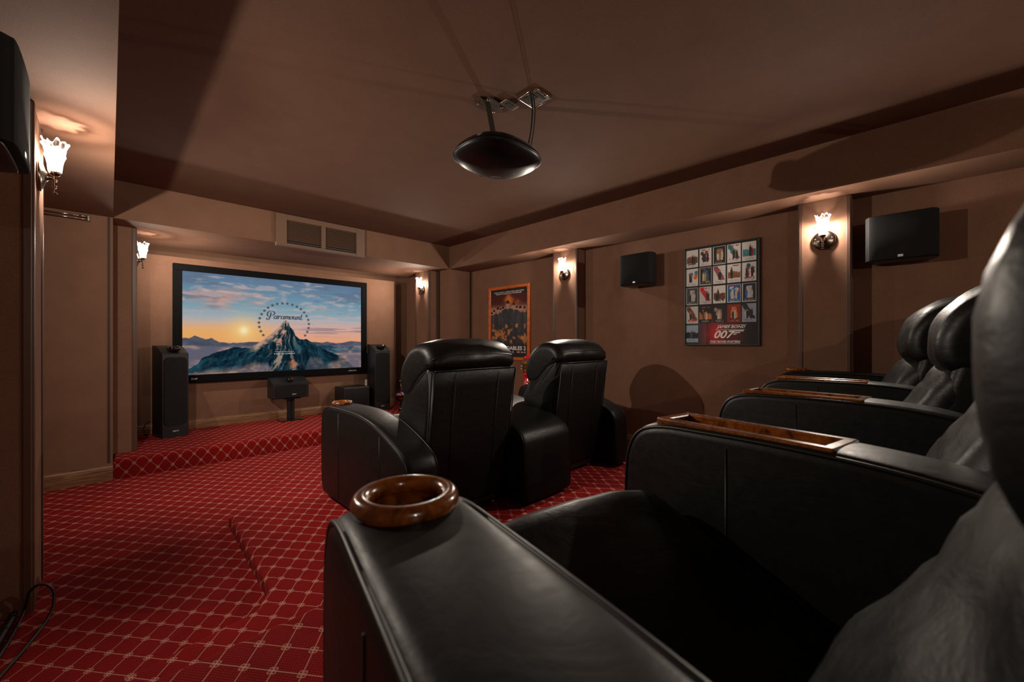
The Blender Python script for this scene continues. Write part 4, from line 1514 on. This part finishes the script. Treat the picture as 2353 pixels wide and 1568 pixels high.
# ================================================================== SMALL THINGS
t = empty('gumball_machine', (3.415, 3.155, H_L1), 0, 'red gumball machine with a clear globe of coloured gumballs behind the front recliners', 'gumball machine')
lathe('stand', [(.15, 0), (.15, .012), (.05, .03), (.022, .06), (.018, .46), (.03, .49), (.075, .50)], M['black'], t, 24)
lathe('body', [(.075, .50), (.085, .505), (.080, .54), (.058, .60), (.055, .63), (.075, .645), (.08, .655)], M['red'], t, 28)
lathe('globe', [(.045, .655), (.075, .670), (.097, .705), (.102, .74), (.094, .785), (.07, .82), (.055, .832)], M['globe'], t, 32, close=False)
lathe('lid', [(.064, .828), (.066, .838), (.055, .852), (.03, .866), (.012, .872), (.014, .882), (.004, .890)], M['red'], t, 28)
box('coin_slot', -.022, .022, -.084, -.06, .535, .60, M['chrome'], t, bev=.004)
gum = [plain('gumball_%s' % nme, srgb(*c), .3) for nme, c in (('red', (200, 30, 24)), ('yellow', (220, 180, 40)), ('green', (50, 120, 50)), ('white', (220, 215, 205)), ('orange', (220, 110, 30)))]
rs = random.Random(4)
cnt = 0
while cnt < 90:
    x, y, z = rs.uniform(-.085, .085), rs.uniform(-.085, .085), rs.uniform(.672, .775)
    q = np.interp(z, [.655, .67, .705, .74, .785], [.045, .075, .097, .102, .094]) - .016
    if math.hypot(x, y) > q:
        continue
    bm = bmesh.new(); bmesh.ops.create_icosphere(bm, subdivisions=1, radius=.0125)
    bm_obj('gumball', bm, gum[cnt % 5], t, True, (x, y, z)); cnt += 1

t = empty('butler_figurine', (2.86, 4.98, H_ST), math.radians(-40), 'small black figurine in a spotted cap holding a tray of candy on the stage', 'figurine')
lathe('base', [(.07, 0), (.075, .006), (.072, .02), (.05, .024)], M['blackgloss'], t, 24)
lathe('figure_body', [(.048, .022), (.052, .05), (.046, .09), (.055, .13), (.066, .19), (.07, .235), (.058, .275), (.028, .298), (.024, .31)], M['blackgloss'], t, 24)
for s in (-1, 1):
    pillow('shoe', (.024, .04, .014), .013, M['blackgloss'], t, 5, loc=(s * .03, -.045, .038))
    tube('arm', catmull([(s * .062, 0, .265), (s * .085, -.03, .22), (s * .065, -.085, .205), (s * .035, -.12, .212)], 4), [.022] * 4 + [.019] * 4 + [.016] * 5, M['blackgloss'], t, 10)
lathe('head', [(.012, .30), (.034, .312), (.043, .335), (.045, .36), (.040, .385), (.02, .40)], M['skin'], t, 20)
lathe('cap', [(.047, .372), (.050, .378), (.050, .40), (.044, .43), (.026, .452), (.004, .458)], M['blackgloss'], t, 24)
for i in range(14):
    a = i * 2.4; z = .385 + .052 * ((i * .37) % 1)
    r = float(np.interp(z, [.378, .40, .43, .452], [.050, .050, .044, .026])) + .0005
    bm = bmesh.new(); bmesh.ops.create_icosphere(bm, subdivisions=1, radius=.0055)
    bm_obj('cap_spot', bm, M['white'], t, True, (r * math.cos(a), r * math.sin(a), z))
for s in (-1, 1):
    pillow('collar', (.014, .006, .008), .005, M['white'], t, 3, loc=(s * .014, -.028, .302))
tr = lathe('tray', [(.001, .0), (.085, .002), (.098, .014), (.101, .016), (.097, .018), (.083, .008), (.001, .006)], M['chrome'], t, 28, loc=(0, -.125, .222), close=False)
cand = [plain('candy_%d' % i, srgb(*c), .3) for i, c in enumerate(((190, 60, 90), (150, 90, 150), (210, 170, 170), (170, 40, 50), (120, 80, 120)))]
for i in range(26):
    a, r = rs.uniform(0, 2 * PI), .08 * math.sqrt(rs.random())
    o_ = pillow('candy', (.014, .008, .006), .005, cand[i % 5], tr, 3, loc=(r * math.cos(a), r * math.sin(a), .014 + .014 * rs.random() * (1 - r / .09)))
    o_.rotation_euler = (0, rs.uniform(-.4, .4), rs.uniform(0, PI))
lathe('gold_band', [(.0715, .0), (.0735, .003), (.0735, .013), (.071, .016)], M['gold'], t, 24, loc=(0, 0, .168), close=False)

t = empty('wall_outlet', (2.60, YS, ZC - .605), 0, 'small white outlet plate on the screen wall above the subwoofer', 'outlet')
box('plate', -.022, .022, -.006, -.0005, -.055, .055, M['white'], t, bev=.002)
for z in (-.022, .022):
    box('socket', -.012, .012, -.0075, -.005, z - .012, z + .012, M['white'], t, bev=.002)

t = empty('curtain_rod', (-.225, YJ - .045, ZC + .945), 0, 'thin polished double rod with an end bracket under the beam beside the stage opening', 'rod')
for dz in (0, -.022):
    tube('rod', [(-.137, 0, dz), (.112, 0, dz)], .0045, M['chrome'], t, 8)
box('end_bracket', .105, .120, -.008, .044, -.032, .010, M['chrome'], t, bev=.003)
tube('sleeve', [(.06, 0, 0), (.10, 0, 0)], .0075, M['chrome'], t, 8)

# floor cables by the aisle pilaster, cable loop at the tower
c = tube('floor_cable', catmull([(-.357, 1.90, .008), (-.30, 2.05, .010), (-.262, 2.30, .010), (-.245, 2.50, .012), (-.235, 2.515, .05), (-.225, 2.50, .10), (-.195, 2.495, .12), (-.165, 2.49, .09), (-.160, 2.47, .04), (-.175, 2.40, .007), (-.21, 2.25, .006), (-.255, 2.10, .006), (-.29, 1.96, .006)], 6), .005, M['cable'])
tag(c, 'black cable looping up off the red carpet at the foot of the aisle pilaster', 'cable')
c = tube('floor_cable', catmull([(-.350, 1.86, .014), (-.31, 2.1, .016), (-.285, 2.35, .016), (-.27, 2.53, .016)], 6), .013, M['cable'])
tag(c, 'thick bundled black cable lying along the aisle wall on the red carpet', 'cable')
c = tube('speaker_cable', catmull([(.290, 5.505, H_ST + .13), (.268, 5.50, H_ST + .125), (.246, 5.49, H_ST + .08), (.250, 5.48, H_ST + .03), (.272, 5.475, H_ST + .006), (.24, 5.53, H_ST + .006)], 6), .004, M['cable'])
tag(c, 'thin black speaker cable looping out from behind a tall speaker on the stage', 'cable')
